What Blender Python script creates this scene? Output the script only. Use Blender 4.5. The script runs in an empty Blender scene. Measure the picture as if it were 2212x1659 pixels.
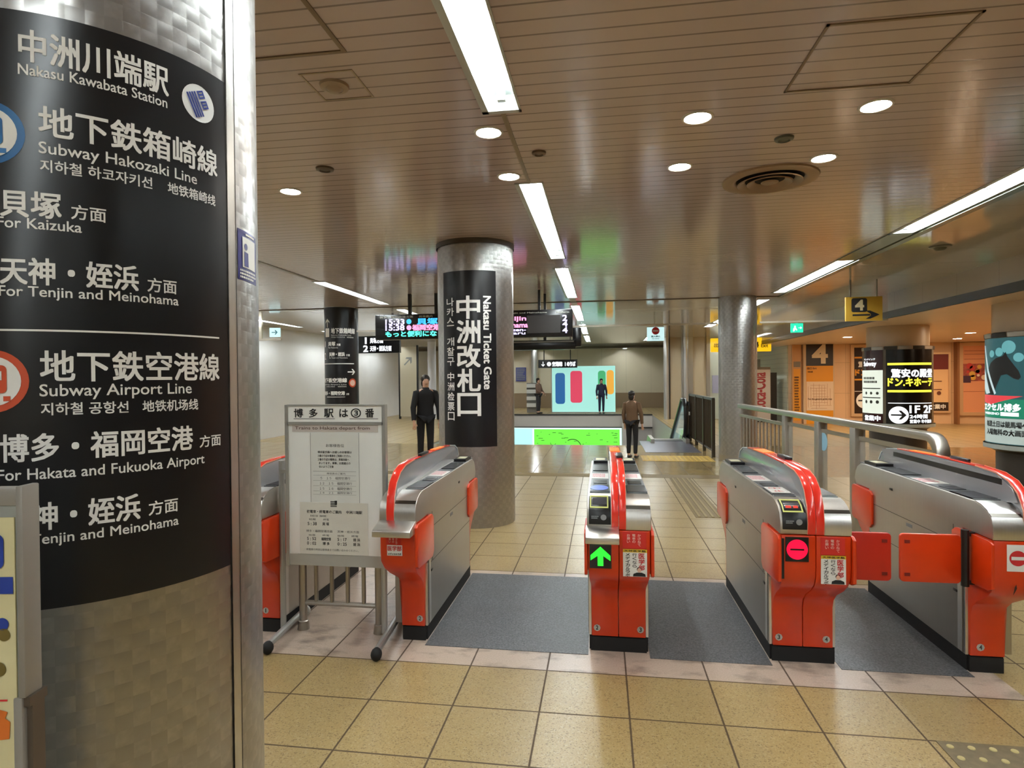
import bpy, bmesh, math, random
from math import sin, cos, pi, radians, atan2
from mathutils import Vector, Matrix
from mathutils.geometry import tessellate_polygon
random.seed(7)
SC = bpy.context.scene
COL = SC.collection

# ------------------------------------------------------------------ camera, world, exposure
F_PX, W_PX, H_PX = 1297.0, 2212, 1659
yaw, pitch, roll = math.atan(194/F_PX), -math.atan(11.7/F_PX), math.atan(0.0092)
fw = Vector((-sin(yaw)*cos(pitch), cos(yaw)*cos(pitch), sin(pitch)))
r0 = Vector((cos(yaw), sin(yaw), 0)); u0 = r0.cross(fw)
rt = r0*cos(roll) - u0*sin(roll); up = r0*sin(roll) + u0*cos(roll)
cam = bpy.data.cameras.new('camera'); cam.sensor_fit = 'HORIZONTAL'; cam.sensor_width = 36
cam.lens = 36*F_PX/W_PX; cam.clip_start = 0.05
camo = bpy.data.objects.new('camera', cam); COL.objects.link(camo)
M = Matrix((rt, up, -fw)).transposed().to_4x4(); M.translation = (0, 0, 1.5)
camo.matrix_world = M
SC.camera = camo
SC.view_settings.view_transform = 'Standard'; SC.view_settings.look = 'None'
SC.view_settings.exposure = 1.4; SC.view_settings.gamma = 1.0; SC.view_settings.use_curve_mapping = False
wd = bpy.data.worlds.new('world'); SC.world = wd; wd.use_nodes = True
wd.node_tree.nodes['Background'].inputs[0].default_value = (0.9, 0.85, 0.75, 1)
wd.node_tree.nodes['Background'].inputs[1].default_value = 0.12
TUBE, DOWN, WARM = 44.0, 40.0, 150.0      # lamp strengths

# ------------------------------------------------------------------ materials
def srgb(r, g, b):
    f = lambda c: (c/255/12.92) if c/255 <= .04045 else ((c/255+.055)/1.055)**2.4
    return (f(r), f(g), f(b), 1)
MATS = {}
class NT:
    def __init__(s, name):
        s.m = bpy.data.materials.new(name); s.m.use_nodes = True
        s.t = s.m.node_tree; s.b = s.t.nodes['Principled BSDF']
    def n(s, typ, ins=None, **kw):
        nd = s.t.nodes.new('ShaderNode'+typ)
        for k, v in kw.items(): setattr(nd, k, v)
        for k, v in (ins or {}).items(): s.put(nd, k, v)
        return nd
    def put(s, nd, k, v):
        if isinstance(v, bpy.types.NodeSocket): s.t.links.new(v, nd.inputs[k])
        else: nd.inputs[k].default_value = v
    def math(s, op, a, b=0.0, c=None):
        ins = {0: a, 1: b}
        if c is not None: ins[2] = c
        return s.n('Math', ins, operation=op).outputs[0]
    def mix(s, f, a, b):
        nd = s.n('Mix', {0: f, 6: a, 7: b}, data_type='RGBA'); return nd.outputs[2]
    def pos(s):
        g = s.n('TexCoord'); x = s.n('SeparateXYZ', {0: g.outputs['Object']})
        return g.outputs['Object'], x.outputs[0], x.outputs[1], x.outputs[2]
    def wpos(s):
        g = s.n('NewGeometry'); x = s.n('SeparateXYZ', {0: g.outputs['Position']})
        return g.outputs['Position'], x.outputs[0], x.outputs[1], x.outputs[2]
    def ramp(s, v, lo, hi):
        return s.n('MapRange', {0: v, 1: lo, 2: hi, 3: 0.0, 4: 1.0}).outputs[0]
    def bump(s, h, strength=.3, dist=.01):
        s.t.links.new(s.n('Bump', {'Height': h, 'Strength': strength, 'Distance': dist}).outputs[0], s.b.inputs['Normal'])
def mat(name, col, rough=.5, metal=0.0, noise=0.0, nscale=20, bump=0.0, spec=None, coat=0.0):
    if name in MATS: return MATS[name]
    t = NT(name); b = t.b
    b.inputs['Base Color'].default_value = col; b.inputs['Roughness'].default_value = rough
    b.inputs['Metallic'].default_value = metal
    if spec is not None: b.inputs['Specular IOR Level'].default_value = spec
    if coat: b.inputs['Coat Weight'].default_value = coat; b.inputs['Coat Roughness'].default_value = .1
    if noise or bump:
        p = t.pos()[0]; nz = t.n('TexNoise', {'Vector': p, 'Scale': nscale, 'Detail': 4.0}).outputs[0]
        if noise:
            d = tuple(c*(1-noise) for c in col[:3])+(1,)
            t.put(b, 'Base Color', t.mix(t.ramp(nz, .35, .65), d, col))
        if bump: t.bump(nz, bump)
    MATS[name] = t.m; return t.m
def emat(name, col, strength=1.0):
    if name in MATS: return MATS[name]
    t = NT(name); b = t.b
    b.inputs['Base Color'].default_value = tuple(c*.3 for c in col[:3])+(1,)
    b.inputs['Emission Color'].default_value = col; b.inputs['Emission Strength'].default_value = strength if strength > 8 else strength*.42
    b.inputs['Roughness'].default_value = .3
    MATS[name] = t.m; return t.m
def steel(name, base=(.60, .58, .54, 1), rough=.32, axis='z', amt=.06):
    if name in MATS: return MATS[name]
    t = NT(name); b = t.b; p = t.pos()[0]
    sc = {'z': (160, 160, 3), 'y': (160, 3, 160), 'x': (3, 160, 160)}[axis]
    mp = t.n('Mapping', {'Vector': p, 'Scale': sc}).outputs[0]
    nz = t.n('TexNoise', {'Vector': mp, 'Scale': 1.0, 'Detail': 2.0}).outputs[0]
    big = t.n('TexNoise', {'Vector': p, 'Scale': 6.0, 'Detail': 3.0}).outputs[0]
    b.inputs['Metallic'].default_value = 1.0
    t.put(b, 'Base Color', t.mix(nz, tuple(c*(1-amt*2) for c in base[:3])+(1,), base))
    t.put(b, 'Roughness', t.math('ADD', t.math('MULTIPLY', big, .10), max(rough-.05, .277)))
    MATS[name] = t.m; return t.m
def weave(name, R, cell):
    """basket-weave embossed stainless sheet wrapped round a column"""
    t = NT(name); b = t.b; p, x, y, z = t.pos()
    th = t.math('ARCTAN2', x, t.math('MULTIPLY', y, -1.0))
    n = max(2, 2*round(2*pi*R/cell/2))
    u = t.math('MULTIPLY', th, n/(2*pi)); v = t.math('MULTIPLY', z, 1/cell)
    u = t.math('ADD', u, 1000.0); v = t.math('ADD', v, 1000.0)
    fu, fv = t.math('FRACT', u), t.math('FRACT', v)
    ck = t.math('MODULO', t.math('ADD', t.math('FLOOR', u), t.math('FLOOR', v)), 2.0)
    hu = t.math('SINE', t.math('MULTIPLY', fu, pi)); hv = t.math('SINE', t.math('MULTIPLY', fv, pi))
    h = t.math('ADD', t.math('MULTIPLY', hu, ck), t.math('MULTIPLY', hv, t.math('SUBTRACT', 1.0, ck)))
    nz = t.n('TexNoise', {'Vector': p, 'Scale': 7.0, 'Detail': 5.0, 'Roughness': .65}).outputs[0]
    t.bump(t.math('ADD', h, t.math('MULTIPLY', nz, .9)), .3, cell*.06)
    b.inputs['Metallic'].default_value = 1.0
    grime = t.ramp(nz, .35, .7)
    fine = t.n('TexNoise', {'Vector': p, 'Scale': 60.0, 'Detail': 3.0}).outputs[0]
    c1 = t.mix(t.math('MULTIPLY', ck, t.ramp(fine, .3, .7)), (.41, .40, .385, 1), (.50, .487, .467, 1))
    t.put(b, 'Base Color', t.mix(t.math('MULTIPLY', grime, .5), c1, (.335, .32, .295, 1)))
    t.put(b, 'Roughness', t.math('ADD', .24, t.math('MULTIPLY', nz, .22)))
    return t.m
def floor_mat():
    t = NT('beige_terrazzo_tile'); b = t.b; p, x, y, z = t.wpos()
    u = t.math('DIVIDE', t.math('SUBTRACT', x, .11-40), .4); v = t.math('DIVIDE', t.math('SUBTRACT', y, 3.06-38.7), .387)
    fu, fv = t.math('FRACT', u), t.math('FRACT', v)
    eu = t.math('MULTIPLY', t.math('MINIMUM', fu, t.math('SUBTRACT', 1.0, fu)), .4)
    ev = t.math('MULTIPLY', t.math('MINIMUM', fv, t.math('SUBTRACT', 1.0, fv)), .387)
    inz = lambda q, a, c: t.math('MULTIPLY', t.math('GREATER_THAN', q, a), t.math('LESS_THAN', q, c))
    pale = t.math('MULTIPLY', inz(y, 3.062, 4.6), inz(x, -2.9, 1.93))
    ev = t.math('ADD', ev, t.math('MULTIPLY', inz(y, 3.1, 4.58), t.math('MULTIPLY', inz(x, -2.9, 1.93), 1.0)))
    wob = t.n('TexNoise', {'Vector': p, 'Scale': 30.0, 'Detail': 3.0}).outputs[0]
    e = t.math('MINIMUM', eu, ev)
    groove = t.math('SUBTRACT', 1.0, t.ramp(t.math('SUBTRACT', e, t.math('MULTIPLY', wob, .002)), .0016, .0048))
    tile = t.n('TexWhiteNoise', {'Vector': t.n('CombineXYZ', {0: t.math('FLOOR', u), 1: t.math('FLOOR', v)}).outputs[0]}).outputs[0]
    vo = t.n('TexVoronoi', {'Vector': p, 'Scale': 190.0})
    sp = t.n('SeparateColor', {0: vo.outputs['Color']}).outputs[0]
    n2 = t.n('TexNoise', {'Vector': p, 'Scale': 130.0, 'Detail': 5.0, 'Roughness': .7}).outputs[0]
    c = t.mix(t.ramp(n2, .3, .7), srgb(146, 123, 78), srgb(178, 154, 104))
    c = t.mix(t.math('MULTIPLY', t.math('GREATER_THAN', sp, .9), .55), c, srgb(92, 70, 38))
    c = t.mix(t.math('MULTIPLY', t.math('LESS_THAN', sp, .1), .5), c, srgb(182, 166, 130))
    c = t.mix(t.math('MULTIPLY', tile, .22), c, srgb(126, 107, 72))
    pc = t.mix(t.ramp(n2, .3, .7), srgb(172, 152, 134), srgb(196, 178, 162))
    c = t.mix(pale, c, pc)
    # trodden-in dirt beside the gates and over the pale border
    d1 = t.n('TexNoise', {'Vector': t.n('Mapping', {'Vector': p, 'Scale': (1, 1.8, 1)}).outputs[0], 'Scale': 4.5, 'Detail': 5.0, 'Roughness': .6}).outputs[0]
    dirt = t.math('MULTIPLY', t.ramp(d1, .50, .72), t.math('ADD', t.math('MULTIPLY', pale, .6), .10))
    c = t.mix(dirt, c, srgb(80, 64, 54))
    c = t.mix(t.math('MULTIPLY', groove, .92), c, srgb(62, 44, 26))
    t.put(b, 'Base Color', c)
    ro = t.math('ADD', .278, t.math('MULTIPLY', t.n('TexNoise', {'Vector': p, 'Scale': 3.0, 'Detail': 3.0}).outputs[0], .06))
    far = inz(y, 9.46, 13.6)
    ro = t.math('SUBTRACT', ro, t.math('MULTIPLY', far, .16))
    t.put(b, 'Roughness', t.math('ADD', ro, t.math('MULTIPLY', groove, .4)))
    t.bump(t.math('SUBTRACT', 1.0, groove), .06, .002); b.inputs['Specular IOR Level'].default_value = .5
    return t.m
def slat_mat(name, c1, pitch_, off, rough, groove_w, depth=.6):
    t = NT(name); b = t.b; p, x, y, z = t.wpos()
    v = t.math('ADD', t.math('DIVIDE', t.math('SUBTRACT', y, off), pitch_), 200.0)
    f = t.math('FRACT', v); e = t.math('MULTIPLY', t.math('MINIMUM', f, t.math('SUBTRACT', 1.0, f)), pitch_)
    g = t.math('SUBTRACT', 1.0, t.ramp(e, groove_w*.35, groove_w*.6))
    nz = t.n('TexNoise', {'Vector': p, 'Scale': 1.3, 'Detail': 3.0}).outputs[0]
    c = t.mix(nz, tuple(k*.88 for k in c1[:3])+(1,), c1)
    t.put(b, 'Base Color', t.mix(t.math('MULTIPLY', g, depth), c, srgb(50, 34, 20)))
    par = t.math('SUBTRACT', f, .5); par = t.math('MULTIPLY', t.math('MULTIPLY', par, par), -1.0)
    wv = t.n('TexNoise', {'Vector': t.n('Mapping', {'Vector': p, 'Scale': (1.0, 6.0, 1)}).outputs[0], 'Scale': 1.6, 'Detail': 2.0}).outputs[0]
    t.bump(t.math('ADD', t.math('MULTIPLY', par, 1.0), t.math('MULTIPLY', wv, .6)), .12, .006)
    b.inputs['Roughness'].default_value = rough; b.inputs['Specular IOR Level'].default_value = .65
    return t.m
def granite_mat():
    t = NT('grey_speckled_granite'); b = t.b; p = t.wpos()[0]
    n1 = t.n('TexNoise', {'Vector': p, 'Scale': 95.0, 'Detail': 5.0, 'Roughness': .85}).outputs[0]
    n2 = t.n('TexNoise', {'Vector': p, 'Scale': 4.0, 'Detail': 4.0}).outputs[0]
    c = t.mix(t.ramp(n1, .40, .62), srgb(52, 54, 57), srgb(114, 116, 119))
    c = t.mix(t.math('MULTIPLY', t.ramp(n2, .4, .7), .35), c, srgb(74, 71, 69))
    t.put(b, 'Base Color', c); b.inputs['Roughness'].default_value = .42
    t.bump(n1, .15, .002)
    return t.m
def tilewall_mat(name, c, gx, gz, rough=.25, groove=(.25, .22, .18, 1), horiz='x'):
    t = NT(name); b = t.b; p, x, y, z = t.wpos()
    q = x if horiz == 'x' else y
    def edge(s, g):
        f = t.math('FRACT', t.math('ADD', t.math('DIVIDE', s, g), 100.0))
        return t.math('MULTIPLY', t.math('MINIMUM', f, t.math('SUBTRACT', 1.0, f)), g)
    e = t.math('MINIMUM', edge(q, gx), edge(z, gz))
    g = t.math('SUBTRACT', 1.0, t.ramp(e, .003, .007))
    nz = t.n('TexNoise', {'Vector': p, 'Scale': 2.0, 'Detail': 3.0}).outputs[0]
    cc = t.mix(nz, tuple(k*.9 for k in c[:3])+(1,), c)
    t.put(b, 'Base Color', t.mix(t.math('MULTIPLY', g, .6), cc, groove)); b.inputs['Roughness'].default_value = rough
    return t.m
def glass(name, tint=(.95, .98, .97, 1), rough=.02, alpha=.12):
    if name in MATS: return MATS[name]
    t = NT(name); b = t.b
    b.inputs['Base Color'].default_value = tint; b.inputs['Roughness'].default_value = rough
    b.inputs['Alpha'].default_value = alpha; b.inputs['IOR'].default_value = 1.5
    MATS[name] = t.m; return t.m

MF = floor_mat(); MG = granite_mat()
MCEIL = slat_mat('brown_metal_slat_ceiling', srgb(194, 176, 172), .104, 2.36, .13, .011)
MCEIL2 = slat_mat('grey_panel_ceiling', srgb(188, 178, 168), .9, .2, .08, .006, .4)
MCEIL3 = slat_mat('passage_ceiling', srgb(232, 206, 180), .6, .2, .3, .006, .3)
ST = steel('brushed_steel'); STD = steel('dull_steel', (.46, .43, .38, 1), .4); STP = steel('polished_steel', (.74, .72, .69, 1), .27)
STB = steel('cabinet_steel', (.56, .53, .48, 1), .46, 'z', .04)
BLACK = mat('black_plastic', srgb(22, 22, 24), .35); RUB = mat('black_rubber', srgb(16, 15, 15), .7)
SIGNB = mat('black_sign_sheet', srgb(24, 24, 27), .28, noise=.15, nscale=6)
WHITE = mat('white_lettering', srgb(250, 248, 243), .5); INK = mat('black_ink', srgb(28, 28, 30), .6)
ORANGE = mat('orange_paint', srgb(212, 57, 10), .3, noise=.07, nscale=8, coat=.3)
RED = mat('red_band_plastic', srgb(232, 50, 34), .22, coat=.5)
REDFLAP = mat('red_flap', srgb(190, 40, 22), .35)
PAPER = mat('white_paper', srgb(246, 245, 240), .6); PAPERG = mat('grey_white_board', srgb(241, 242, 239), .5)
GREYM = mat('grey_print', srgb(120, 120, 118), .6)

# ------------------------------------------------------------------ mesh builder
class MB:
    def __init__(s): s.v = []; s.f = []
    def add(s, vs, fs):
        o = len(s.v); s.v += [tuple(p) for p in vs]; s.f += [[i+o for i in f] for f in fs]; return s
    def box(s, x0, x1, y0, y1, z0, z1):
        return s.add([(x0,y0,z0),(x1,y0,z0),(x1,y1,z0),(x0,y1,z0),(x0,y0,z1),(x1,y0,z1),(x1,y1,z1),(x0,y1,z1)],
                     [(0,3,2,1),(4,5,6,7),(0,1,5,4),(1,2,6,5),(2,3,7,6),(3,0,4,7)])
    def quad(s, a, b, c, d): return s.add([a,b,c,d], [(0,1,2,3)])
    def prism(s, poly, a, b, axis='x'):
        """poly: 2D outline. axis x -> (y,z); y -> (x,z); z -> (x,y)"""
        n = len(poly)
        P = {'x': lambda p, k: (k, p[0], p[1]), 'y': lambda p, k: (p[0], k, p[1]), 'z': lambda p, k: (p[0], p[1], k)}[axis]
        return s.add([P(p, a) for p in poly]+[P(p, b) for p in poly],
                     [list(range(n))[::-1], list(range(n, 2*n))]+[(i, (i+1) % n, n+(i+1) % n, n+i) for i in range(n)])
    def tube(s, pts, r, n=10, cap=True):
        pts = [Vector(p) for p in pts]; rs = r if isinstance(r, (list, tuple)) else [r]*len(pts)
        rings = []; ref = None
        for i, p in enumerate(pts):
            d = (pts[min(i+1, len(pts)-1)]-pts[max(i-1, 0)]).normalized()
            if ref is None: ref = Vector((0,0,1)) if abs(d.z) < .9 else Vector((1,0,0))
            a = d.cross(ref).normalized(); ref = a.cross(d).normalized()
            rings.append([p+(a*cos(2*pi*k/n)+ref*sin(2*pi*k/n))*rs[i] for k in range(n)])
        fs = [(i*n+k, i*n+(k+1) % n, (i+1)*n+(k+1) % n, (i+1)*n+k) for i in range(len(pts)-1) for k in range(n)]
        if cap: fs += [list(range(n))[::-1], list(range((len(pts)-1)*n, len(pts)*n))]
        return s.add([q for r_ in rings for q in r_], fs)
    def lathe(s, prof, c=(0,0,0), n=32, a0=0, a1=2*pi):
        full = abs(a1-a0-2*pi) < 1e-6; m = n if full else n+1
        vs = [(c[0]+r*sin(a0+(a1-a0)*k/n), c[1]-r*cos(a0+(a1-a0)*k/n), c[2]+z) for r, z in prof for k in range(m)]
        fs = [(i*m+k, i*m+(k+1) % m, (i+1)*m+(k+1) % m, (i+1)*m+k) for i in range(len(prof)-1) for k in range(n)]
        return s.add(vs, fs)
    def disc(s, c, r, axis='z', n=24, ry=None):
        ry = ry or r
        P = {'z': lambda a, b: (c[0]+a, c[1]+b, c[2]), 'y': lambda a, b: (c[0]+a, c[1], c[2]+b), 'x': lambda a, b: (c[0], c[1]+a, c[2]+b)}[axis]
        return s.add([P(r*cos(2*pi*k/n), ry*sin(2*pi*k/n)) for k in range(n)], [list(range(n))])
    def sphere(s, c, rx, ry=None, rz=None, n=12, m=8):
        ry = ry or rx; rz = rz or rx
        vs = [(c[0]+rx*sin(pi*i/m)*cos(2*pi*k/n), c[1]+ry*sin(pi*i/m)*sin(2*pi*k/n), c[2]+rz*cos(pi*i/m)) for i in range(m+1) for k in range(n)]
        return s.add(vs, [(i*n+k, (i+1)*n+k, (i+1)*n+(k+1) % n, i*n+(k+1) % n) for i in range(m) for k in range(n)])
    def patch(s, fn, u0, u1, v0, v1, nu=1, nv=1):
        vs = [fn(u0+(u1-u0)*i/nu, v0+(v1-v0)*j/nv) for j in range(nv+1) for i in range(nu+1)]
        return s.add(vs, [(j*(nu+1)+i, j*(nu+1)+i+1, (j+1)*(nu+1)+i+1, (j+1)*(nu+1)+i) for j in range(nv) for i in range(nu)])
    def rect_holes(s, x0, x1, y0, y1, z, holes):
        xs = sorted({x0, x1, *[h[0] for h in holes], *[h[1] for h in holes]}); ys = sorted({y0, y1, *[h[2] for h in holes], *[h[3] for h in holes]})
        xs = [x for x in xs if x0 <= x <= x1]; ys = [y for y in ys if y0 <= y <= y1]
        for a, b in zip(xs, xs[1:]):
            for c, d in zip(ys, ys[1:]):
                mx, my = (a+b)/2, (c+d)/2
                if not any(h[0] < mx < h[1] and h[2] < my < h[3] for h in holes):
                    s.quad((a,c,z),(b,c,z),(b,d,z),(a,d,z))
        return s
    def build(s, name, m, parent=None, bevel=0.0, loc=None, smooth=35, flat=False):
        me = bpy.data.meshes.new(name)
        off = Vector((0,0,0))
        if loc is not None: off = Vector(loc)
        elif parent is not None: off = parent.get('_o') and Vector(parent['_o']) or Vector((0,0,0))
        me.from_pydata([tuple(Vector(p)-off) for p in s.v], [], s.f)
        bm = bmesh.new(); bm.from_mesh(me)
        bmesh.ops.remove_doubles(bm, verts=bm.verts, dist=1e-6)
        if not flat: bmesh.ops.recalc_face_normals(bm, faces=bm.faces)
        if bevel:
            ed = [e for e in bm.edges if len(e.link_faces) == 2 and e.calc_face_angle(0) > radians(30)]
            bmesh.ops.bevel(bm, geom=ed, offset=bevel, segments=2, profile=.5, affect='EDGES', clamp_overlap=True)
        bm.to_mesh(me); bm.free()
        me.polygons.foreach_set('use_smooth', [True]*len(me.polygons))
        me.set_sharp_from_angle(angle=radians(smooth))
        me.materials.append(m)
        o = bpy.data.objects.new(name, me); COL.objects.link(o)
        if parent is not None:
            o.parent = parent; o['_o'] = tuple(off)
        else:
            o.location = off; o['_o'] = tuple(off)
        return o
def tag(o, label=None, cat=None, group=None, kind=None):
    if label: o['label'] = label
    if cat: o['category'] = cat
    if group: o['group'] = group
    if kind: o['kind'] = kind
    return o
def thing(name, label, cat, loc=(0,0,0), group=None):
    """Empty at the base of a thing; its parts are given in world coordinates"""
    o = bpy.data.objects.new(name, None); COL.objects.link(o); o.location = loc; o['_o'] = tuple(float(c) for c in loc)
    o.empty_display_size = .1
    return tag(o, label, cat, group)
def struct(name, mb, m, label=None, **k):
    return tag(mb.build(name, m, **k), label=label, kind='structure')
def copy_tree(o, parent=None):
    c = o.copy(); COL.objects.link(c)
    if parent is not None: c.parent = parent
    for ch in list(o.children): copy_tree(ch, c)
    return c

# ------------------------------------------------------------------ lettering
_TX = {}
def subdiv(pts, fs, maxlen):
    """split triangles that are wide along u, so that flat shapes can follow a curved sheet"""
    pts = list(pts); out = []; stack = [list(f) for f in fs]
    while stack:
        f = stack.pop()
        if len(f) == 3:
            l, i = max((abs(pts[f[i]][0]-pts[f[(i+1) % 3]][0]), i) for i in range(3))
            if l > maxlen:
                a, b, c = f[i], f[(i+1) % 3], f[(i+2) % 3]
                pts.append(((pts[a][0]+pts[b][0])/2, (pts[a][1]+pts[b][1])/2)); m = len(pts)-1
                stack += [[a, m, c], [m, b, c]]; continue
        out.append(f)
    return pts, out
def glyphs(st):
    if st not in _TX:
        cu = bpy.data.curves.new('t', 'FONT'); cu.body = st; cu.size = 1; cu.resolution_u = 3
        o = bpy.data.objects.new('t', cu); COL.objects.link(o)
        dg = bpy.context.evaluated_depsgraph_get()
        me = bpy.data.meshes.new_from_object(o.evaluated_get(dg))
        bm = bmesh.new(); bm.from_mesh(me); bmesh.ops.remove_doubles(bm, verts=bm.verts, dist=1e-5)
        bm.verts.index_update()
        vs = [(v.co.x, v.co.y) for v in bm.verts]; fs = [[v.index for v in f.verts] for f in bm.faces]
        bm.free(); bpy.data.objects.remove(o); bpy.data.curves.remove(cu); bpy.data.meshes.remove(me)
        _TX[st] = (vs, fs)
    return _TX[st]
def text(mb, st, fn, u0, u1, v0, v1, bold=0.0, rot=0, maxlen=None):
    """lay the string so that its ink fills the box u0..u1, v0..v1 ; rot=90: reads downwards (clockwise) ; -90 reads upwards"""
    vs, fs = glyphs(st)
    if not vs: return
    if rot == 90: pts = [(y, -x) for x, y in vs]
    elif rot == -90: pts = [(-y, x) for x, y in vs]
    else: pts = vs
    x0 = min(p[0] for p in pts); x1 = max(p[0] for p in pts); y0 = min(p[1] for p in pts); y1 = max(p[1] for p in pts)
    sx = (u1-u0)/max(x1-x0, 1e-6); sy = (v1-v0)/max(y1-y0, 1e-6)
    pts = [(u0+(x-x0)*sx, v0+(y-y0)*sy) for x, y in pts]
    if maxlen: pts, fs = subdiv(pts, fs, maxlen)
    offs = [(0,0)] if not bold else [(bold,bold),(-bold,bold),(bold,-bold),(-bold,-bold)]
    for k, (dx, dy) in enumerate(offs):
        out = []
        for x, y in pts:
            p = Vector(fn(x+dx, y+dy))
            if k: p += (Vector(fn(x+dx+.01, y+dy))-p).cross(Vector(fn(x+dx, y+dy+.01))-p).normalized()*(k*max(.00012, bold*.12))
            out.append(p)
        mb.add(out, fs)
def tmesh(name, items, fn, m, parent, bold=0.0, maxlen=None, label=None, split=True):
    """one part per line of lettering (or one part for a block of tiny print)"""
    mb = MB()
    for it in items:
        text(mb, it[0], fn, *it[1:5], bold=it[5] if len(it) > 5 else bold, rot=it[6] if len(it) > 6 else 0, maxlen=maxlen)
        if split: mb.build(name, m, parent, flat=True); mb = MB()
    if not split: mb.build(name, m, parent, flat=True)
def flat_y(y): return lambda u, v: (u, y, v)                     # a sign that faces the gates' front
def on_cyl(cx, cy, R): return lambda u, v: (cx+R*sin(u/R), cy-R*cos(u/R), v)
def dashes(mb, fn, u0, u1, v0, v1, rows, seed=1, fill=.75, sub=None):
    """rows of tiny unreadable print"""
    rg = random.Random(seed); h = (v1-v0)/rows
    for r in range(rows):
        v = v1-(r+.5)*h; u = u0; end = u1-(u1-u0)*rg.random()*.25
        while u < end:
            w = (u1-u0)*(.03+.08*rg.random())
            b = min(u+w, end)
            mb.quad(fn(u, v-h*fill*.4), fn(b, v-h*fill*.4), fn(b, v+h*fill*.4), fn(u, v+h*fill*.4))
            u += w+(u1-u0)*.02
def ringpts(mb, fn, cu, cv, r0, r1, n=40, a0=0, a1=2*pi):
    for k in range(n):
        a, b = a0+(a1-a0)*k/n, a0+(a1-a0)*(k+1)/n
        mb.quad(fn(cu+r0*cos(a), cv+r0*sin(a)), fn(cu+r1*cos(a), cv+r1*sin(a)), fn(cu+r1*cos(b), cv+r1*sin(b)), fn(cu+r0*cos(b), cv+r0*sin(b)))
def discpts(mb, fn, cu, cv, r, n=32, rv=None):
    rv = rv or r
    polypts(mb, fn, [(cu+r*cos(2*pi*k/n), cv+rv*sin(2*pi*k/n)) for k in range(n)])
def polypts(mb, fn, pts):
    p, f = subdiv(pts, tessellate_polygon([[Vector((u, v, 0)) for u, v in pts]]), .05)
    mb.add([fn(u, v) for u, v in p], f)
def rrect(u0, u1, v0, v1, r, n=5):
    P = []
    for cx, cy, a in ((u1-r, v1-r, 0), (u0+r, v1-r, pi/2), (u0+r, v0+r, pi), (u1-r, v0+r, 1.5*pi)):
        P += [(cx+r*cos(a+pi/2*k/n), cy+r*sin(a+pi/2*k/n)) for k in range(n+1)]
    return P
ARROW_R = [(-.5,-.06),(.2,-.06),(-.02,-.34),(.16,-.34),(.5,0),(.16,.34),(-.02,.34),(.2,.06),(-.5,.06)]
def arrow(mb, fn, cu, cv, s, ang=0):
    polypts(mb, fn, [(cu+s*(x*cos(ang)-y*sin(ang)), cv+s*(x*sin(ang)+y*cos(ang))) for x, y in ARROW_R])

# ------------------------------------------------------------------ room shell
ZC, ZL = 2.91, 2.48
XS = 4.9                                           # edge of the low passage ceiling
LIGHTS = []                                        # x0,x1,y0,y1
for y0, y1 in ((-2.7,.05),(1.25,3.15),(4.31,7.1),(7.7,10.6),(11.75,14.9),(15.9,19.4),(20.2,23.6)): LIGHTS.append((-.61,-.41,y0,y1))
for y0, y1 in ((-1.4,1.2),(1.3,3.75),(3.85,6.5),(7.85,10.7),(11.6,14.2),(15,17.6)): LIGHTS.append((2.84,3.06,y0,y1))
for y0, y1 in ((.2,2.8),(3.0,5.6),(8.1,10.75),(11.6,14.4),(15.4,18.2)): LIGHTS.append((-4.1,-3.9,y0,y1))
for y0, y1 in ((3.6,6.3),(6.6,9.2),(9.6,12.3),(12.8,14.9),(16.2,18.8),(20,22.6)): LIGHTS.append((-7.95,-7.78,y0,y1))  # segments hidden by the near column are added to brighten the left wall
LIGHTS.append((1.55,1.75,18.5,23.5)); LIGHTS.append((-5.2,-5.0,22,25.5))
for y0, y1 in ((15.4,18),(18.5,21.2),(27.4,29.9)): LIGHTS.append((-3.3,-3.1,y0,y1))  # those hidden behind the middle column are added to brighten the far end
LIGHTS.append((1.0,1.2,27.4,29.9)); LIGHTS.append((-5.6,-5.4,27.4,29.9)); LIGHTS.append((4.3,4.5,20.6,24.2))  # lamps added to brighten the far wall and the vending recess
for y0, y1 in ((-12.8,-8.2),(-7.4,-3.2)):                  # unseen lamps added behind the camera, in the same rows, to light upright faces
    for x0, x1 in ((-.61,-.41),(2.84,3.06),(-4.1,-3.9)): LIGHTS.append((x0,x1,y0,y1))
struct('floor', MB().rect_holes(-8.8, 14, -14, 30.5, 0, [(-3.95, 2.0, 13.5, 24.8)]), MF, flat=True)
holes = list(LIGHTS)
cm = MB().rect_holes(-8.8, 3.2, -14, 11.2, ZC, holes); struct('ceiling', cm, MCEIL, flat=True)
cm = MB().rect_holes(-8.8, XS, 11.2, 30.5, ZC, holes); cm.rect_holes(3.2, XS, -14, 11.2, ZC, holes)
struct('ceiling_side', cm, MCEIL2, flat=True)
struct('ceiling_passage', MB().quad((XS,-14,ZL),(14,-14,ZL),(14,26,ZL),(XS,26,ZL)), MCEIL3, flat=True)
struct('trim_1', MB().box(XS, XS+.03, -14, 26, 2.60, ZC), MCEIL2)                # face of the drop to the passage ceiling
struct('trim_2', MB().box(XS-.01, XS+.03, -14, 26, ZL, 2.60), mat('dark_reveal', srgb(62, 52, 40), .4))
LW = mat('left_wall_panel', srgb(205, 196, 178), .35, noise=.05, nscale=2)
struct('wall_left', MB().box(-9.0, -8.6, -14, 30.5, 0, ZC), tilewall_mat('left_wall_tiles', srgb(232, 230, 228), 1.8, 4, .35))
struct('wall_rear', MB().box(-8.8, 14, -14.2, -14, 0, ZC), mat('rear_wall', srgb(176, 160, 132), .5))
BW = tilewall_mat('far_wall_tiles', srgb(206, 192, 166), 1.2, 3, .4)
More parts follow.
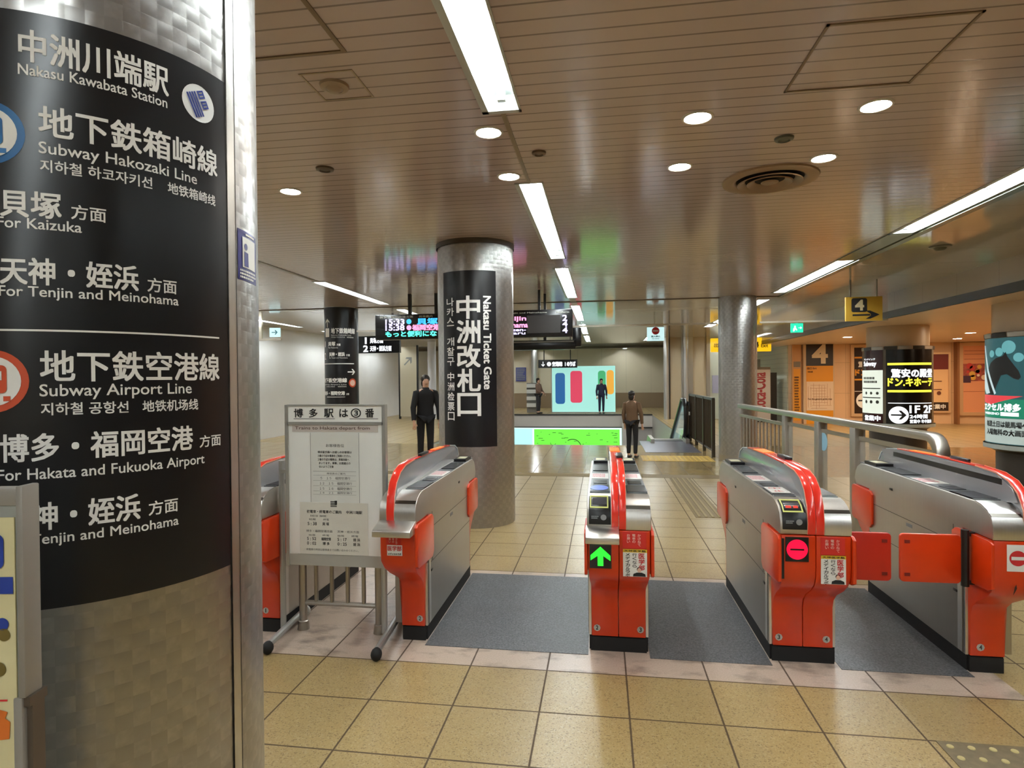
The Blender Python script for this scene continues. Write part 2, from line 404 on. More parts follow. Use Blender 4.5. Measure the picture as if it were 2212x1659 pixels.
struct('wall_far', MB().box(-8.8, 6.2, 30.3, 30.6, 0, ZC), BW)
struct('baseboard_far', MB().box(-8.6, 6.0, 30.26, 30.3, 0, .75), mat('far_wall_dado', srgb(140, 116, 88), .4))
PW = tilewall_mat('orange_passage_wall', srgb(228, 188, 146), 1.5, .95, .35, (.3, .18, .1, 1))
struct('wall_passage', MB().box(5.9, 14, 20, 20.3, 0, ZC), PW)
struct('wall_right', MB().box(13.9, 14.1, -14, 20.3, 0, ZC), PW)
GW = tilewall_mat('pale_green_tile_wall', srgb(206, 208, 188), 4, .16, .3, (.2, .2, .17, 1), 'y')
struct('wall_recess', MB().box(5.86, 5.9, 20.3, 26, 0, ZC), GW)
struct('wall_recess_end', MB().box(3.9, 5.9, 25.6, 25.9, 0, ZC), GW)
# stairwell: lined walls going down, far ledge
SW = mat('stairwell_lining', srgb(172, 164, 156), .4)
struct('wall_stairwell', MB().box(-3.95, 2.0, 24.8, 25.0, -3, -.02).box(-4.1, -3.95, 13.5, 24.8, -3, -.02).box(2.0, 2.1, 13.5, 24.8, -3, -.02).box(-3.95, 2.0, 13.3, 13.5, -3, -.02), SW)
struct('floor_lower', MB().quad((-3.95,13.5,-3),(2,13.5,-3),(2,24.8,-3),(-3.95,24.8,-3)), MG, flat=True)
struct('trim_3', MB().box(-3.95, 2.0, 24.72, 24.8, -.5, -.0), mat('pale_ledge', srgb(190, 182, 172), .4))
struct('trim_4', MB().box(-3.95, 2.0, 24.70, 24.8, -.54, -.5).box(-3.95, 2.0, 24.69, 24.8, -.03, .02), mat('dark_ledge_line', srgb(40, 36, 34), .5))
struct('trim_5', MB().box(-8.6, XS, 26.8, 27.0, 2.80, ZC), mat('dark_beam', srgb(90, 76, 58), .4))
struct('trim_6', MB().box(-.520, -.495, 3.15, 4.31, ZC-.004, ZC).box(-.56, -.45, 7.1, 7.7, ZC-.006, ZC).box(-.56, -.45, 10.6, 11.75, ZC-.006, ZC), mat('light_track', srgb(140, 122, 96), .3))
struct('trim_7', MB().box(2.84, 3.06, 6.5, 7.85, ZC-.012, ZC).box(3.08, 3.16, -14, 11.2, ZC-.02, ZC), mat('green_grey_track', srgb(112, 116, 96), .25))
struct('trim_8', MB().box(-4.03, -3.97, 5.6, 8.1, ZC-.005, ZC).box(-8.6, 3.2, 11.14, 11.2, ZC-.012, ZC), mat('joint_strip', srgb(104, 86, 64), .35))

# ------------------------------------------------------------------ smoke curtain of glass hanging from the ceiling
GL = glass('clear_glass', alpha=.10)
for a, b, lab in ((-4.74, 2.06, 'long clear glass smoke barrier hanging between the two distant columns'), (2.78, 4.88, 'short clear glass smoke barrier hanging right of the bare distant column')):
    t = thing('smoke_barrier', lab, 'glass barrier', (a, 11.2, ZC), 'glass smoke barriers')
    MB().box(a, b, 11.196, 11.204, 2.47, ZC).build('glass_pane', GL, t)
    MB().box(a, b, 11.18, 11.22, 2.44, 2.47).build('bottom_rail', mat('white_rail', srgb(205, 196, 180), .4), t)

# ------------------------------------------------------------------ ceiling lights
HOUS = mat('white_light_housing', srgb(186, 190, 188), .35)
TUB = emat('fluorescent_tube', (.91, .98, 1.0, 1), TUBE)
def light_label(i, l):
    x0, x1, y0, y1 = l
    row = {-.61: 'central', 2.84: 'right-hand', -4.1: 'left-hand', -7.95: 'partly added far left wall', 1.55: 'distant right', -5.2: 'distant left', -3.3: 'partly added hidden middle', 1.0: 'farthest right added-lamp', -5.6: 'farthest left added-lamp', 4.3: 'recess'}[x0]
    return row
seen = {}
ORD = ['nearest', 'second', 'third', 'fourth', 'fifth', 'sixth', 'seventh']
for i, l in enumerate(LIGHTS):
    x0, x1, y0, y1 = l
    if y1 < 0: pass
    row = light_label(i, l); k = seen.get(row, 0); seen[row] = k+1
    if y1 < -3: seen[row] = k
    lab = '%s recessed fluorescent strip light of the %s ceiling row' % (ORD[min(k, 6)], row)
    if y1 < -3: lab = 'added unseen recessed strip light of the %s row, %s behind the viewer' % (row, 'well' if y1 < -8 else 'just')
    if row == 'recess': lab = 'added strip light brightening the recess with the drinks vending machine'
    if row.startswith(('distant', 'farthest')): lab = 'recessed fluorescent strip light on the %s ceiling' % row
    t = thing('ceiling_light', lab, 'ceiling light', ((x0+x1)/2, (y0+y1)/2, ZC), 'recessed strip lights')
    e = .008
    h = MB(); zt = ZC+.09
    h.quad((x0,y0,zt),(x1,y0,zt),(x1,y1,zt),(x0,y1,zt))
    h.quad((x0,y0,ZC),(x0,y1,ZC),(x0+.0,y1,zt),(x0+.0,y0,zt)); h.quad((x1,y0,ZC),(x1,y1,ZC),(x1,y1,zt),(x1,y0,zt))
    h.quad((x0,y0,ZC),(x1,y0,ZC),(x1,y0,zt),(x0,y0,zt)); h.quad((x0,y1,ZC),(x1,y1,ZC),(x1,y1,zt),(x0,y1,zt))
    h.box(x0-.004, x0+.03, y0, y1, ZC-.006, ZC+.002); h.box(x1-.008, x1+.004, y0, y1, ZC-.006, ZC+.002)
    h.box(x0-.004, x1+.004, y1-.03, y1+.004, ZC-.006, ZC+.002); h.box(x0-.004, x1+.004, y0-.004, y0+.01, ZC-.006, ZC+.002)
    h.build('housing', HOUS, t)
    n = max(1, round((y1-y0)/1.3)); xm = (x0+x1)/2+.01
    for q in range(n):
        a = y0+.05+(y1-y0-.1)*q/n; b = y0+.05+(y1-y0-.1)*(q+1)/n-.05
        tb = MB().tube([(xm, a, ZC+.04), (xm, b, ZC+.04)], .016, 8).build('tube', TUB, t)
        MB().box(xm-.02, xm+.02, b, b+.03, ZC+.02, ZC+.07).build('lamp_holder', HOUS, t)

DL = emat('downlight_lens', (1, .97, .9, 1), DOWN); RING = mat('downlight_ring', srgb(205, 200, 190), .3)
dls = [(-.629,3.39,'downlight just beyond the near end of the central strip light'), (-.628,4.15,'downlight just before the second central strip light'),
       (-2.28,4.19,'lone downlight above the left gates'), (.526,3.39,'near left downlight of the four around the air vent'),
       (1.428,3.40,'near right downlight of the four around the air vent'), (.527,4.16,'far left downlight of the four around the air vent'),
       (1.43,4.155,'far right downlight of the four around the air vent')]
for x, y, lab in dls:
    t = thing('downlight', 'round white '+lab, 'ceiling light', (x, y, ZC), 'round downlights over the gates')
    MB().lathe([(.066,-.001),(.072,-.007),(.082,-.007),(.086,0)], (x, y, ZC)).build('trim_ring', RING, t)
    MB().disc((x, y, ZC-.003), .067).build('lens', DL, t)
# passage downlights
DW = emat('warm_downlight_lens', (1, .75, .50, 1), WARM)
for x, y, lab in [(7.4,17.2,'over the black store poster'), (7.6,12.6,'nearer of two by the far advert column'), (8.6,15.6,'farther of two by the far advert column'), (6.2,16.4,'above the exit number board'), (9.6,18,'before the framed food poster'),
               (11.5,17,'at the right end of the passage'), (10,13,'in the middle of the passage'), (12,10,'at the near end of the passage'), (8.2,8,'behind the near advert column')]:
    t = thing('downlight', 'warm orange downlight '+lab, 'ceiling light', (x, y, ZL), 'warm downlights in the passage')
    MB().lathe([(.10,-.001),(.11,-.007),(.125,-.007),(.13,0)], (x, y, ZL)).build('trim_ring', RING, t)
    MB().disc((x, y, ZL-.004), .10).build('lens', DW, t)

# round air diffuser, hatch, detectors
t = thing('air_vent', 'round brown ceiling air diffuser with concentric rings', 'vent', (1.2, 4.54, ZC))
VM = mat('vent_paint', srgb(150, 122, 90), .35); 
MB().lathe([(.325,0),(.32,-.012),(.26,-.022),(.235,-.012),(.225,0)], (1.2,4.54,ZC), 48).build('outer_ring', VM, t)
for r in (.17, .105): MB().lathe([(r+.05,-.028),(r+.045,-.034),(r,-.012),(r-.005,-.004),(r,-.006),(r+.05,-.028)], (1.2,4.54,ZC), 40).build('cone_ring', VM, t)
MB().lathe([(.06,-.022),(.05,-.03),(.0,-.03)], (1.2,4.54,ZC), 24).build('centre_cap', VM, t)
MB().disc((1.2,4.54,ZC-.002), .235, n=40).build('duct_opening', mat('vent_dark', srgb(26, 18, 12), .8), t)
hx0, hx1, hy0, hy1 = .905, 1.482, 2.583, 3.165
tag(MB().box(hx0,hx1,hy0,hy0+.012,ZC-.005,ZC).box(hx0,hx1,hy1-.012,hy1,ZC-.005,ZC).box(hx0,hx0+.012,hy0,hy1,ZC-.005,ZC).box(hx1-.012,hx1,hy0,hy1,ZC-.005,ZC).build('access_hatch', mat('hatch_edge', srgb(120, 98, 70), .3), loc=(1.19, 2.87, ZC)), 'square access hatch outlined in the slatted ceiling', 'hatch')
tag(MB().box(-1.66,-1.07,2.44,2.455,ZC-.005,ZC).box(-1.09,-1.07,1.87,2.44,ZC-.005,ZC).box(-1.66,-1.07,1.86,1.87,ZC-.005,ZC).box(-1.66,-1.645,1.87,2.44,ZC-.005,ZC).build('access_hatch', mat('hatch_edge', srgb(120, 98, 70), .3), loc=(-1.35, 2.3, ZC)), 'access hatch outline on the slatted ceiling beside the near column', 'hatch')
def detector(x, y, r, lab, name='smoke_detector', col=srgb(120, 100, 76), drop=.05, cat='detector'):
    t = thing(name, lab, cat, (x, y, ZC))
    m = mat('detector_%d' % int(col[0]*1000), col, .4)
    MB().lathe([(r,0),(r*.95,-.012),(r*.6,-.018)], (x,y,ZC), 24).build('base', m, t)
    MB().lathe([(r*.6,-.016),(r*.5,-drop*.7),(r*.3,-drop),(0,-drop)], (x,y,ZC), 20).build('head', m, t)
detector(3.69, 7.24, .11, 'round smoke detector on the plain ceiling right of the strip lights', col=srgb(96, 96, 80))
detector(-1.255, 2.73, .07, 'small detector on the slatted ceiling left of the near strip light', col=srgb(160, 138, 112), drop=.03)
detector(-.377, 3.745, .045, 'tiny sprinkler cap on the ceiling right of the central track', 'sprinkler_cap', srgb(110, 90, 66), .012, 'sprinkler')
detector(-1.812, 3.783, .06, 'small dark sprinkler cap left of the central downlights', 'sprinkler_cap', srgb(84, 70, 54), .012, 'sprinkler')
detector(1.079, 3.77, .055, 'small dark sprinkler cap between the four downlights', 'sprinkler_cap', srgb(96, 84, 64), .012, 'sprinkler')
tag(MB().box(-1.36,-1.12,2.60,2.61,ZC-.003,ZC).box(-1.36,-1.12,2.86,2.87,ZC-.003,ZC).box(-1.37,-1.36,2.6,2.87,ZC-.003,ZC).box(-1.12,-1.11,2.6,2.87,ZC-.003,ZC).build('ceiling_plate', mat('plate_edge', srgb(150, 130, 104), .3)), 'thin square ceiling plate outline around the small detector', 'ceiling plate')

# ------------------------------------------------------------------ columns
def column(x, y, R, cell, lab, ztop=ZC, z0=0.0, m=None):
    t = thing('column', lab, 'column', (x, y, 0))
    sh = MB().lathe([(R, z0), (R, ztop)], (x, y, 0), 96)
    sh.build('steel_cladding', m or weave('woven_steel_%d' % int(R*1000+cell*1e5), R, cell), t)
    return t
NX, NY, NR = -1.336, 1.414, .407
t = column(NX, NY, NR, .034, 'big near column clad in embossed steel behind the large black station sign')
fn = on_cyl(NX, NY, NR+.003)
MB().patch(lambda u, v: on_cyl(NX, NY, NR+.004)(u, v), .622, .652, 0, ZC, 3, 1).build('seam_strip', ST, t)
MB().patch(lambda u, v: on_cyl(NX, NY, NR+.0045)(u, v), .652, .655, 0, ZC, 1, 1).build('seam_groove', mat('seam_dark', srgb(60, 54, 46), .5), t)
t = thing('column_sign', 'large black curved station sign wrapped round the near column', 'sign', (NX, NY, 1.04))
def curved_sheet(cx, cy, R, u0, u1, z0, z1, th=.0015, n=48):
    mb = MB(); a = on_cyl(cx, cy, R+th)
    mb.patch(lambda u, v: a(u*(R+th)/R, v), u0, u1, z0, z1, n, 1)
    b = on_cyl(cx, cy, R)
    for (p, q) in ((z0, 0), (z1, 1)):
        for i in range(n):
            ua, ub = u0+(u1-u0)*i/n, u0+(u1-u0)*(i+1)/n
            mb.quad(b(ua, p), b(ub, p), a(ub*(R+th)/R, p), a(ua*(R+th)/R, p))
    return mb
sh = curved_sheet(NX, NY, NR, -.615, .613, 1.038, 2.247).build('sign_sheet', SIGNB, t)
fs = on_cyl(NX, NY, NR+.0028)
K = lambda f: (lambda u, v: on_cyl(NX, NY, NR+f)(u*(NR+f)/NR, v))
fs = K(.0024)
b1, b2, b3 = .0011, .0003, .0004
tmesh('lettering', [
    ('中洲川端駅', .193,.458,2.146,2.210,b1), ('Nakasu Kawabata Station', .191,.455,2.119,2.141,b2),
    ('地下鉄箱崎線', .224,.582,2.000,2.062,b1), ('Subway Hakozaki Line', .223,.523,1.958,1.989,b2),
    ('지하철 하코자키선', .225,.421,1.928,1.953,b3), ('地铁箱崎线', .454,.575,1.928,1.953,b3),
    ('貝塚', .158,.258,1.834,1.886,b1), ('方面', .275,.334,1.838,1.868,b3), ('For Kaizuka', .152,.292,1.811,1.832,b2),
    ('天神・姪浜', .156,.391,1.699,1.752,b1), ('方面', .409,.470,1.700,1.731,b3), ('For Tenjin and Meinohama', .153,.474,1.668,1.695,b2),
    ('地下鉄空港線', .220,.580,1.503,1.566,b1), ('Subway Airport Line', .218,.502,1.465,1.497,b2),
    ('지하철 공항선', .220,.369,1.434,1.459,b3), ('地铁机场线', .396,.518,1.434,1.459,b3),
    ('博多・福岡空港', .151,.503,1.342,1.397,b1), ('方面', .521,.582,1.343,1.371,b3), ('For Hakata and Fukuoka Airport', .146,.533,1.298,1.327,b2),
    ('天神・姪浜', .154,.388,1.201,1.256,b1), ('方面', .405,.466,1.204,1.235,b3), ('For Tenjin and Meinohama', .152,.467,1.166,1.193,b2)],
    fs, WHITE, sh, maxlen=.03)
MB().patch(fs, .02, .582, 1.6045, 1.6085, 30, 1).build('white_rule', WHITE, sh)
lg = MB(); discpts(lg, K(.0022), .532, 2.16, .043); lg.build('logo_disc', mat('logo_white', srgb(240, 240, 238), .4), t, flat=True)
lb = MB(); c_, s_ = cos(.46), sin(.46)                       # five stripes beside two stacked squares, tilted
KL = lambda u, v: K(.0032)(.532+(u-.532)*c_-(v-2.16)*s_, 2.16+(u-.532)*s_+(v-2.16)*c_)
for i in range(4): lb.patch(KL, .508+i*.0068, .5125+i*.0068, 2.131, 2.187, 1, 1)
for q in range(2):
    v = 2.146+q*.023
    for (a, b, cc, d) in ((.537,.555,v,v+.004),(.537,.555,v+.014,v+.018),(.537,.541,v,v+.018),(.551,.555,v,v+.018),(.539,.553,v+.007,v+.011)): lb.patch(KL, a, b, cc, d, 1, 1)
lb.build('logo_mark', mat('logo_blue', srgb(30, 52, 140), .4), t, flat=True)
def train_icon(cz, colm, cu=.138):
    a = MB(); discpts(a, K(.0022), cu, cz, .063); a.build('icon_ring', colm, t, flat=True)
    a = MB(); discpts(a, K(.0030), cu, cz, .050); a.build('icon_disc', WHITE, t, flat=True)
    a = MB(); polypts(a, K(.0038), rrect(cu-.026, cu+.026, cz-.024, cz+.032, .009)); a.patch(K(.0038), cu-.032, cu-.02, cz-.04, cz-.03); a.patch(K(.0038), cu+.02, cu+.032, cz-.04, cz-.03); a.build('icon_train', colm, t, flat=True)
    a = MB(); a.patch(K(.0046), cu-.018, cu+.018, cz+.002, cz+.02, 4, 1); a.build('icon_window', WHITE, t, flat=True)
train_icon(1.998, mat('line_blue', srgb(40, 108, 168), .4)); train_icon(1.504, mat('line_orange', srgb(214, 82, 44), .4))
# camera notice sticker on the near column
t = thing('notice_sticker', 'small blue pictogram sticker on the edge of the near column', 'sticker', (NX+.4, NY, 1.77))
PUR = mat('notice_blue', srgb(44, 44, 122), .3)
curved_sheet(NX, NY, NR, .660, .785, 1.765, 1.897, .001, 8).build('sticker_sheet', PUR, t)
a = MB(); a.patch(K(.0022), .682, .768, 1.800, 1.880, 6, 1); a.build('picture', WHITE, t, flat=True)
a = MB(); discpts(a, K(.003), .70, 1.855, .009); polypts(a, K(.003), [(.69,1.803),(.715,1.803),(.713,1.84),(.69,1.842)]); a.build('pictogram', PUR, t, flat=True)
a = MB(); dashes(a, K(.0024), .668, .775, 1.769, 1.795, 3, 4); a.patch(K(.0024), .70, .76, 1.886, 1.891, 3, 1); a.build('small_print', WHITE, t, flat=True)

# centre column
CXX, CYY, CR = -1.32, 6.27, .40
t = column(CXX, CYY, CR, .045, 'steel column in the middle behind the gates carrying a tall black sign')
MB().lathe([(CR+.012, ZC-.05), (CR+.014, ZC)], (CXX, CYY, 0), 64).build('top_collar', mat('collar_dark', srgb(70, 60, 46), .4), t)
t = thing('column_sign', 'tall black sign with upright white lettering on the middle column', 'sign', (CXX, CYY, .82))
sh = curved_sheet(CXX, CYY, CR, -.300, .295, .818, 2.585).build('sign_sheet', SIGNB, t)
kc = lambda u, v: on_cyl(CXX, CYY, CR+.0035)(u, v)
it = []
for i, ch in enumerate('中洲改札口'):
    z1 = 2.327-i*.243
    it.append((ch, -.113, .122, z1-.222, z1, .0055))
for i, ch in enumerate(['나', '카', '스', None, '개', '찰', '구']):
    if ch: it.append((ch, -.245, -.15, 2.319-i*.1-.082, 2.319-i*.1, .0012))
for i, ch in enumerate('中洲检票口'): it.append((ch, -.243, -.155, 1.566-i*.1-.082, 1.566-i*.1, .0012))
it.append(('Nakasu Ticket Gate', .160, .238, 1.397, 2.327, .003, 90))
tmesh('lettering', it, kc, WHITE, sh, maxlen=.03)

# distant columns
t = column(2.40, 11.2, .325, .045, 'bare steel column far right behind the gates, beside the fence')
MB().lathe([(.33, .0), (.33, .12)], (2.40, 11.2, 0), 48).build('base_ring', STD, t)
t = column(-5.06, 11.2, .322, .045, 'distant column at left wholly wrapped in black sign sheet')
t = thing('column_sign', 'narrow black station sign with white line names on the distant left column', 'sign', (-5.06, 11.2, .4))
sh = curved_sheet(-5.06, 11.2, .322, -.98, .98, .45, 2.90).build('sign_sheet', SIGNB, t)
kf = lambda u, v: on_cyl(-5.06, 11.2, .3275)(u, v)
tmesh('lettering', [('地下鉄箱崎線', -.063,.42,2.395,2.497,.003), ('Subway Hakozaki Line', -.063,.33,2.345,2.375), ('지하철 하코자키선', -.063,.2,2.31,2.335), ('地铁箱崎线', .24,.385,2.31,2.335),
    ('貝塚', -.137,.021,2.158,2.235,.003), ('方面', .045,.118,2.158,2.2,.001), ('For Kaizuka', -.137,.07,2.11,2.14),
    ('天神・姪浜', -.115,.194,1.96,2.033,.003), ('方面', .221,.295,1.96,2.0,.001), ('For Tenjin and Meinohama', -.115,.25,1.91,1.94),
    ('地下鉄空港線', -.33,.232,1.456,1.54,.003), ('Subway Airport Line', -.3,.222,1.40,1.43), ('지하철 공항선', -.215,.0,1.365,1.39), ('地铁机场线', .06,.222,1.365,1.39),
    ('博多・福岡空港', -.30,.19,1.214,1.287,.003), ('方面', .215,.27,1.214,1.25,.001), ('1', -.25,-.235,2.14,2.25,.002), ('2', -.27,-.22,1.9,2.03,.002)], kf, WHITE, sh, maxlen=.04)
a = MB(); a.patch(kf, -.3, .391, 1.808, 1.824, 20, 1); a.patch(kf, -.2, .194, 1.172, 1.182, 10, 1); arrow(a, kf, -.16, 2.60, .17, pi/2); arrow(a, kf, .333, 1.657, .17)
polypts(a, kf, rrect(-.226, -.11, 2.33, 2.50, .015)); a.build('arrows_and_rules', WHITE, t, flat=True)
a = MB(); discpts(a, kf, .353, 1.445, .085); a.build('icon_ring', mat('line_orange', srgb(214, 82, 44), .4), t, flat=True)
a = MB(); ke = lambda u, v: on_cyl(-5.06, 11.2, .3285)(u, v); discpts(a, ke, .353, 1.445, .058); a.build('icon_disc', mat('icon_pale', srgb(236, 196, 180), .4), t, flat=True)

# ------------------------------------------------------------------ ticket gates
YF, YB = 3.12, 4.68
ROW1 = mat('sticker_red', srgb(206, 42, 34), .4); STW = mat('sticker_white', srgb(232, 230, 224), .45); YEL = mat('sticker_yellow', srgb(228, 186, 40), .45)
CARDRED = mat('card_red_ink', srgb(200, 40, 44), .5); DECK = mat('deck_dark', srgb(40, 42, 46), .25); DECK2 = mat('deck_grey', srgb(96, 98, 100), .3)
HOODG = mat('hood_grey_plastic', srgb(136, 136, 140), .25, coat=.4); HOODE = mat('hood_pale_end', srgb(176, 186, 190), .25)
LIMEF = emat('reader_lime_frame', srgb(210, 214, 120), .6)
GREENE = emat('green_arrow_light', (.02, 1.0, .03, 1), 1.6); REDE = emat('red_stop_light', (1.0, .0, .035, 1), 1.4); ORE = emat('orange_lamp', (1.0, .22, .02, 1), .9)
NOSE = [(3.125,.72),(3.12,.745),(3.122,.785),(3.135,.822),(3.165,.850),(3.21,.868),(3.26,.876)]
def offset(poly, d):
    out = []
    for i, p in enumerate(poly):
        a = Vector(poly[max(i-1, 0)]); b = Vector(poly[min(i+1, len(poly)-1)]); n = (b-a).normalized(); n = Vector((-n.y, n.x))
        out.append(tuple(Vector(p)+n*d))
    return out
def strip(mb, x0, x1, poly, d0, d1):
    A, B = offset(poly, d0), offset(poly, d1)
    mb.prism(A+B[::-1], x0, x1); return mb
def mir(poly): return [(7.80-p[0], p[1]) for p in poly]
FRONT = [(3.365,.08),(3.325,.08),(3.325,.29),(3.31,.335),(3.27,.375),(3.19,.425),(3.145,.465),(3.125,.51),(3.12,.56),(3.12,.715),(3.365,.715)]
def half_front(t, x0, x1, il=0.0, ir=0.0):
    n = len(FRONT); k = lambda z: 1.0 if z < .37 else max(0.0, (.50-z)/.13)
    mb = MB(); mb.add([(x0+il*k(z), y, z) for y, z in FRONT]+[(x1-ir*k(z), y, z) for y, z in FRONT],
        [list(range(n))[::-1], list(range(n, 2*n))]+[(i, (i+1) % n, n+(i+1) % n, n+i) for i in range(n)])
    mb.build('front_panel', ORANGE, t, bevel=.004)
    for a, b in ((x0-.003, x0+il-.002), (x1-ir+.002, x1+.003)):
        if .01 < b-a < .03: MB().box(a, b, 3.338, 3.37, .08, .44).build('corner_strip', STP, t)
def badge(t, x, ch):
    a = MB(); discpts(a, flat_y(3.3235), x, .125, .019, 8); bd = a.build('number_badge', mat('badge_grey', srgb(176, 172, 164), .4), t, flat=True)
    tmesh('badge_number', [(ch, x-(.006 if ch != '1' else .0025), x+(.006 if ch != '1' else .0025), .115, .137, .0007)], flat_y(3.3225), INK, bd)
def gate(lab, xl, xr, split, red, number, left=None, right=None, pl=0.0, pr=0.0):
    """split: x of the divider or None for a half unit; red: (x0,x1) of the red band; left/right: dicts of lane-side features"""
    t = thing('ticket_gate', lab, 'ticket gate', ((xl+xr)/2, 3.9, 0), 'automatic ticket gates')
    MB().box(xl+pl+.004, xr-pr-.004, 3.34, 4.47, 0, .078).box(xl+pl+.012, xr-pr-.012, 3.322, 3.34, .0, .075).build('plinth', RUB, t)
    body = [(3.36,.08),(4.44,.08),(4.44,.72),(4.66,.72),(4.68,.76),(4.665,.81),(4.63,.85),(4.58,.874),(4.50,.88)] + NOSE[::-1] + [(3.36,.72)]
    MB().prism(body, xl, xr).build('cabinet', STB, t, bevel=.004)
    # bright rolled nose of the cabinet
    if split:
        half_front(t, xl+.005, split-.0015, il=.012); half_front(t, split+.0015, xr-.005, ir=.012)
    else: half_front(t, xl+.005, xr-.005, il=.012 if left is not None else pl, ir=.012 if right is not None else pr)
    MB().prism(mir(FRONT), xl+.005, xr-.005).build('rear_panel', ORANGE, t, bevel=.004)
    sides = []
    if left is not None: sides.append((xl, -1, left))
    if right is not None: sides.append((xr, 1, right))
    for xs, sg, ft in sides:
        o = .014*sg; a, b = sorted((xs-.002*sg, xs+o))
        hp = [(3.105,.49),(3.135,.475),(3.40,.462),(3.43,.49),(3.43,.69),(3.40,.712),(3.13,.715),(3.105,.70)]
        MB().prism(hp, a, b).build('flap_housing', ORANGE if ft.get('hcol') is None else ft['hcol'], t, bevel=.003)
        MB().prism([(7.80-p[0], p[1]) for p in hp], a, b).build('flap_housing', ORANGE, t, bevel=.003)
        a, b = sorted((xs, xs+.0012*sg))
        MB().box(a, b, 3.43, 4.42, .628, .631).box(a, b, 3.40, 4.44, .428, .431).box(a, b, 3.437, 3.440, .43, .72).box(a, b, 3.352, 3.358, .08, .46).build('panel_seam', mat('seam_dark', srgb(60, 54, 46), .5), t)
        MB().box(a, b, 3.365, 3.40, .085, .45).build('edge_trim', STP, t)
        for yy, zz in ((4.12, .775), (3.42, .38)):
            k = MB().box(min(xs, xs+.004*sg), max(xs, xs+.004*sg), yy-.018, yy+.018, zz-.007, zz+.007).build('key_lock', mat('lock_dark', srgb(50, 46, 42), .3, .5), t, bevel=.002)
        MB().box(min(xs, xs+.001*sg), max(xs, xs+.001*sg), 3.86, 3.93, .59, .61).build('maker_plate', GREYM, t)
    # ridge hood with red band
    rx0, rx1 = red
    rid = [(3.128,.72),(3.122,.78),(3.135,.86),(3.175,.93),(3.24,.978),(3.33,1.004),(3.5,1.014),(3.9,1.016),(4.35,1.004),(4.50,.988),(4.58,.955),(4.62,.90),(4.62,.86),(3.2,.86),(3.16,.72)]
    MB().prism(rid, rx0+.003, rx1-.003).build('ridge_hood', HOODG, t, bevel=.004)
    top = rid[:9]
    w = [(rx0, rx1)] if not split else [(rx0, (rx0+rx1)/2-.001), ((rx0+rx1)/2+.001, rx1)]
    for a, b in w:
        strip(MB(), a, b, top, -.001, .006).build('red_band', RED, t, bevel=.0015)
    strip(MB(), rx0-.0015, rx0+.0005, top[:7], .0, .0065).build('band_edge', mat('band_edge_pale', srgb(236, 150, 120), .3), t)
    strip(MB(), rx1-.0005, rx1+.0015, top[:7], .0, .0065).build('band_edge', mat('band_edge_pale', srgb(236, 150, 120), .3), t)
    strip(MB(), rx0, rx1, rid[8:12], -.001, .006).build('hood_end', HOODE, t)
    strip(MB(), rx0+.005, rx1-.005, [(3.95,1.0155),(4.2,1.0085)], .006, .009).build('top_lamp', ORE, t)
    MB().box((rx0+rx1)/2-.0, rx1+.004, 3.62, 3.78, 1.018, 1.036).build('hood_sensor', BLACK, t, bevel=.005)
    # each lane side
    for x0, x1, ft in ((xl, rx0, left), (rx1, xr, right)):
        if ft is None or x1-x0 < .03: continue
        e = .010
        if ft.get('reader'):
            strip(MB(), x0+e, x1-.004, NOSE[1:6], .0005, .007).build('reader_panel', BLACK, t, bevel=.002)
            m = (x0+x1)/2; wq = (x1-x0)/2-.016; NF = NOSE[3:6]
            lerp = lambda v: (lambda k, f: tuple(Vector(NF[k])*(1-f)+Vector(NF[k+1])*f))(min(int(v*2), 1), v*2-min(int(v*2), 1))
            rd = MB()
            for ua in (m-wq, m+wq-.006): strip(rd, ua, ua+.006, NF, .006, .0095)
            strip(rd, m-wq, m+wq, [lerp(0), lerp(.09)], .006, .0095); strip(rd, m-wq, m+wq, [lerp(.91), lerp(1)], .006, .0095)
            rd.build('reader_frame', LIMEF, t)
            strip(MB(), m-wq+.012, m+wq-.012, [lerp(.26), lerp(.34), lerp(.5), lerp(.67), lerp(.76)], .006, .0085).build('reader_window', mat('reader_window', srgb(70, 70, 74), .15), t)
            if ft.get('stop'):
                a = MB(); strip(a, m-wq+.018, m-.004, [lerp(.3), lerp(.34), lerp(.46)], .0085, .0095); strip(a, m+.006, m+wq-.02, [lerp(.3), lerp(.34), lerp(.46)], .0085, .0095)
                a.build('reader_message', emat('reader_red', (1, .05, .03, 1), .9), t)
            a = MB(); yq = 3.110; discpts(a, flat_y(yq), m+.022, .783, .015, 16); dashes(a, flat_y(yq), m-.04, m-.0, .774, .792, 2, 3); a.build('reader_icon', mat('reader_icon', srgb(150, 152, 154), .4), t, flat=True)
        else:
            strip(MB(), x0+.002, x1-.003, NOSE, .0005, .004).build('nose_plate', STP, t)
            strip(MB(), x0+.002, x1-.003, [NOSE[3], tuple((Vector(NOSE[3])+Vector(NOSE[4]))/2)], .0045, .006).build('nose_groove', mat('nose_groove', srgb(96, 92, 86), .3, 1), t)
        zd = .880
        dk = lambda y0, y1, m_, nm, h=.002, xa=x0+.014, xb=x1-.006: MB().box(xa, xb, y0, y1, .874, zd+h).build(nm, m_, t)
        dk(3.28, 4.62, DECK2, 'deck_plate', .001)
        dk(3.30, 3.50, DECK, 'deck_panel', .003)
        if ft.get('disc'):
            a = MB(); discpts(a, lambda u, v: (u, v, .8845), (x0+x1)/2, 3.40, (x1-x0)*.40, 28, .075); a.build('touch_disc', emat('touch_disc_blue', srgb(90, 120, 214), .7), t, flat=True)
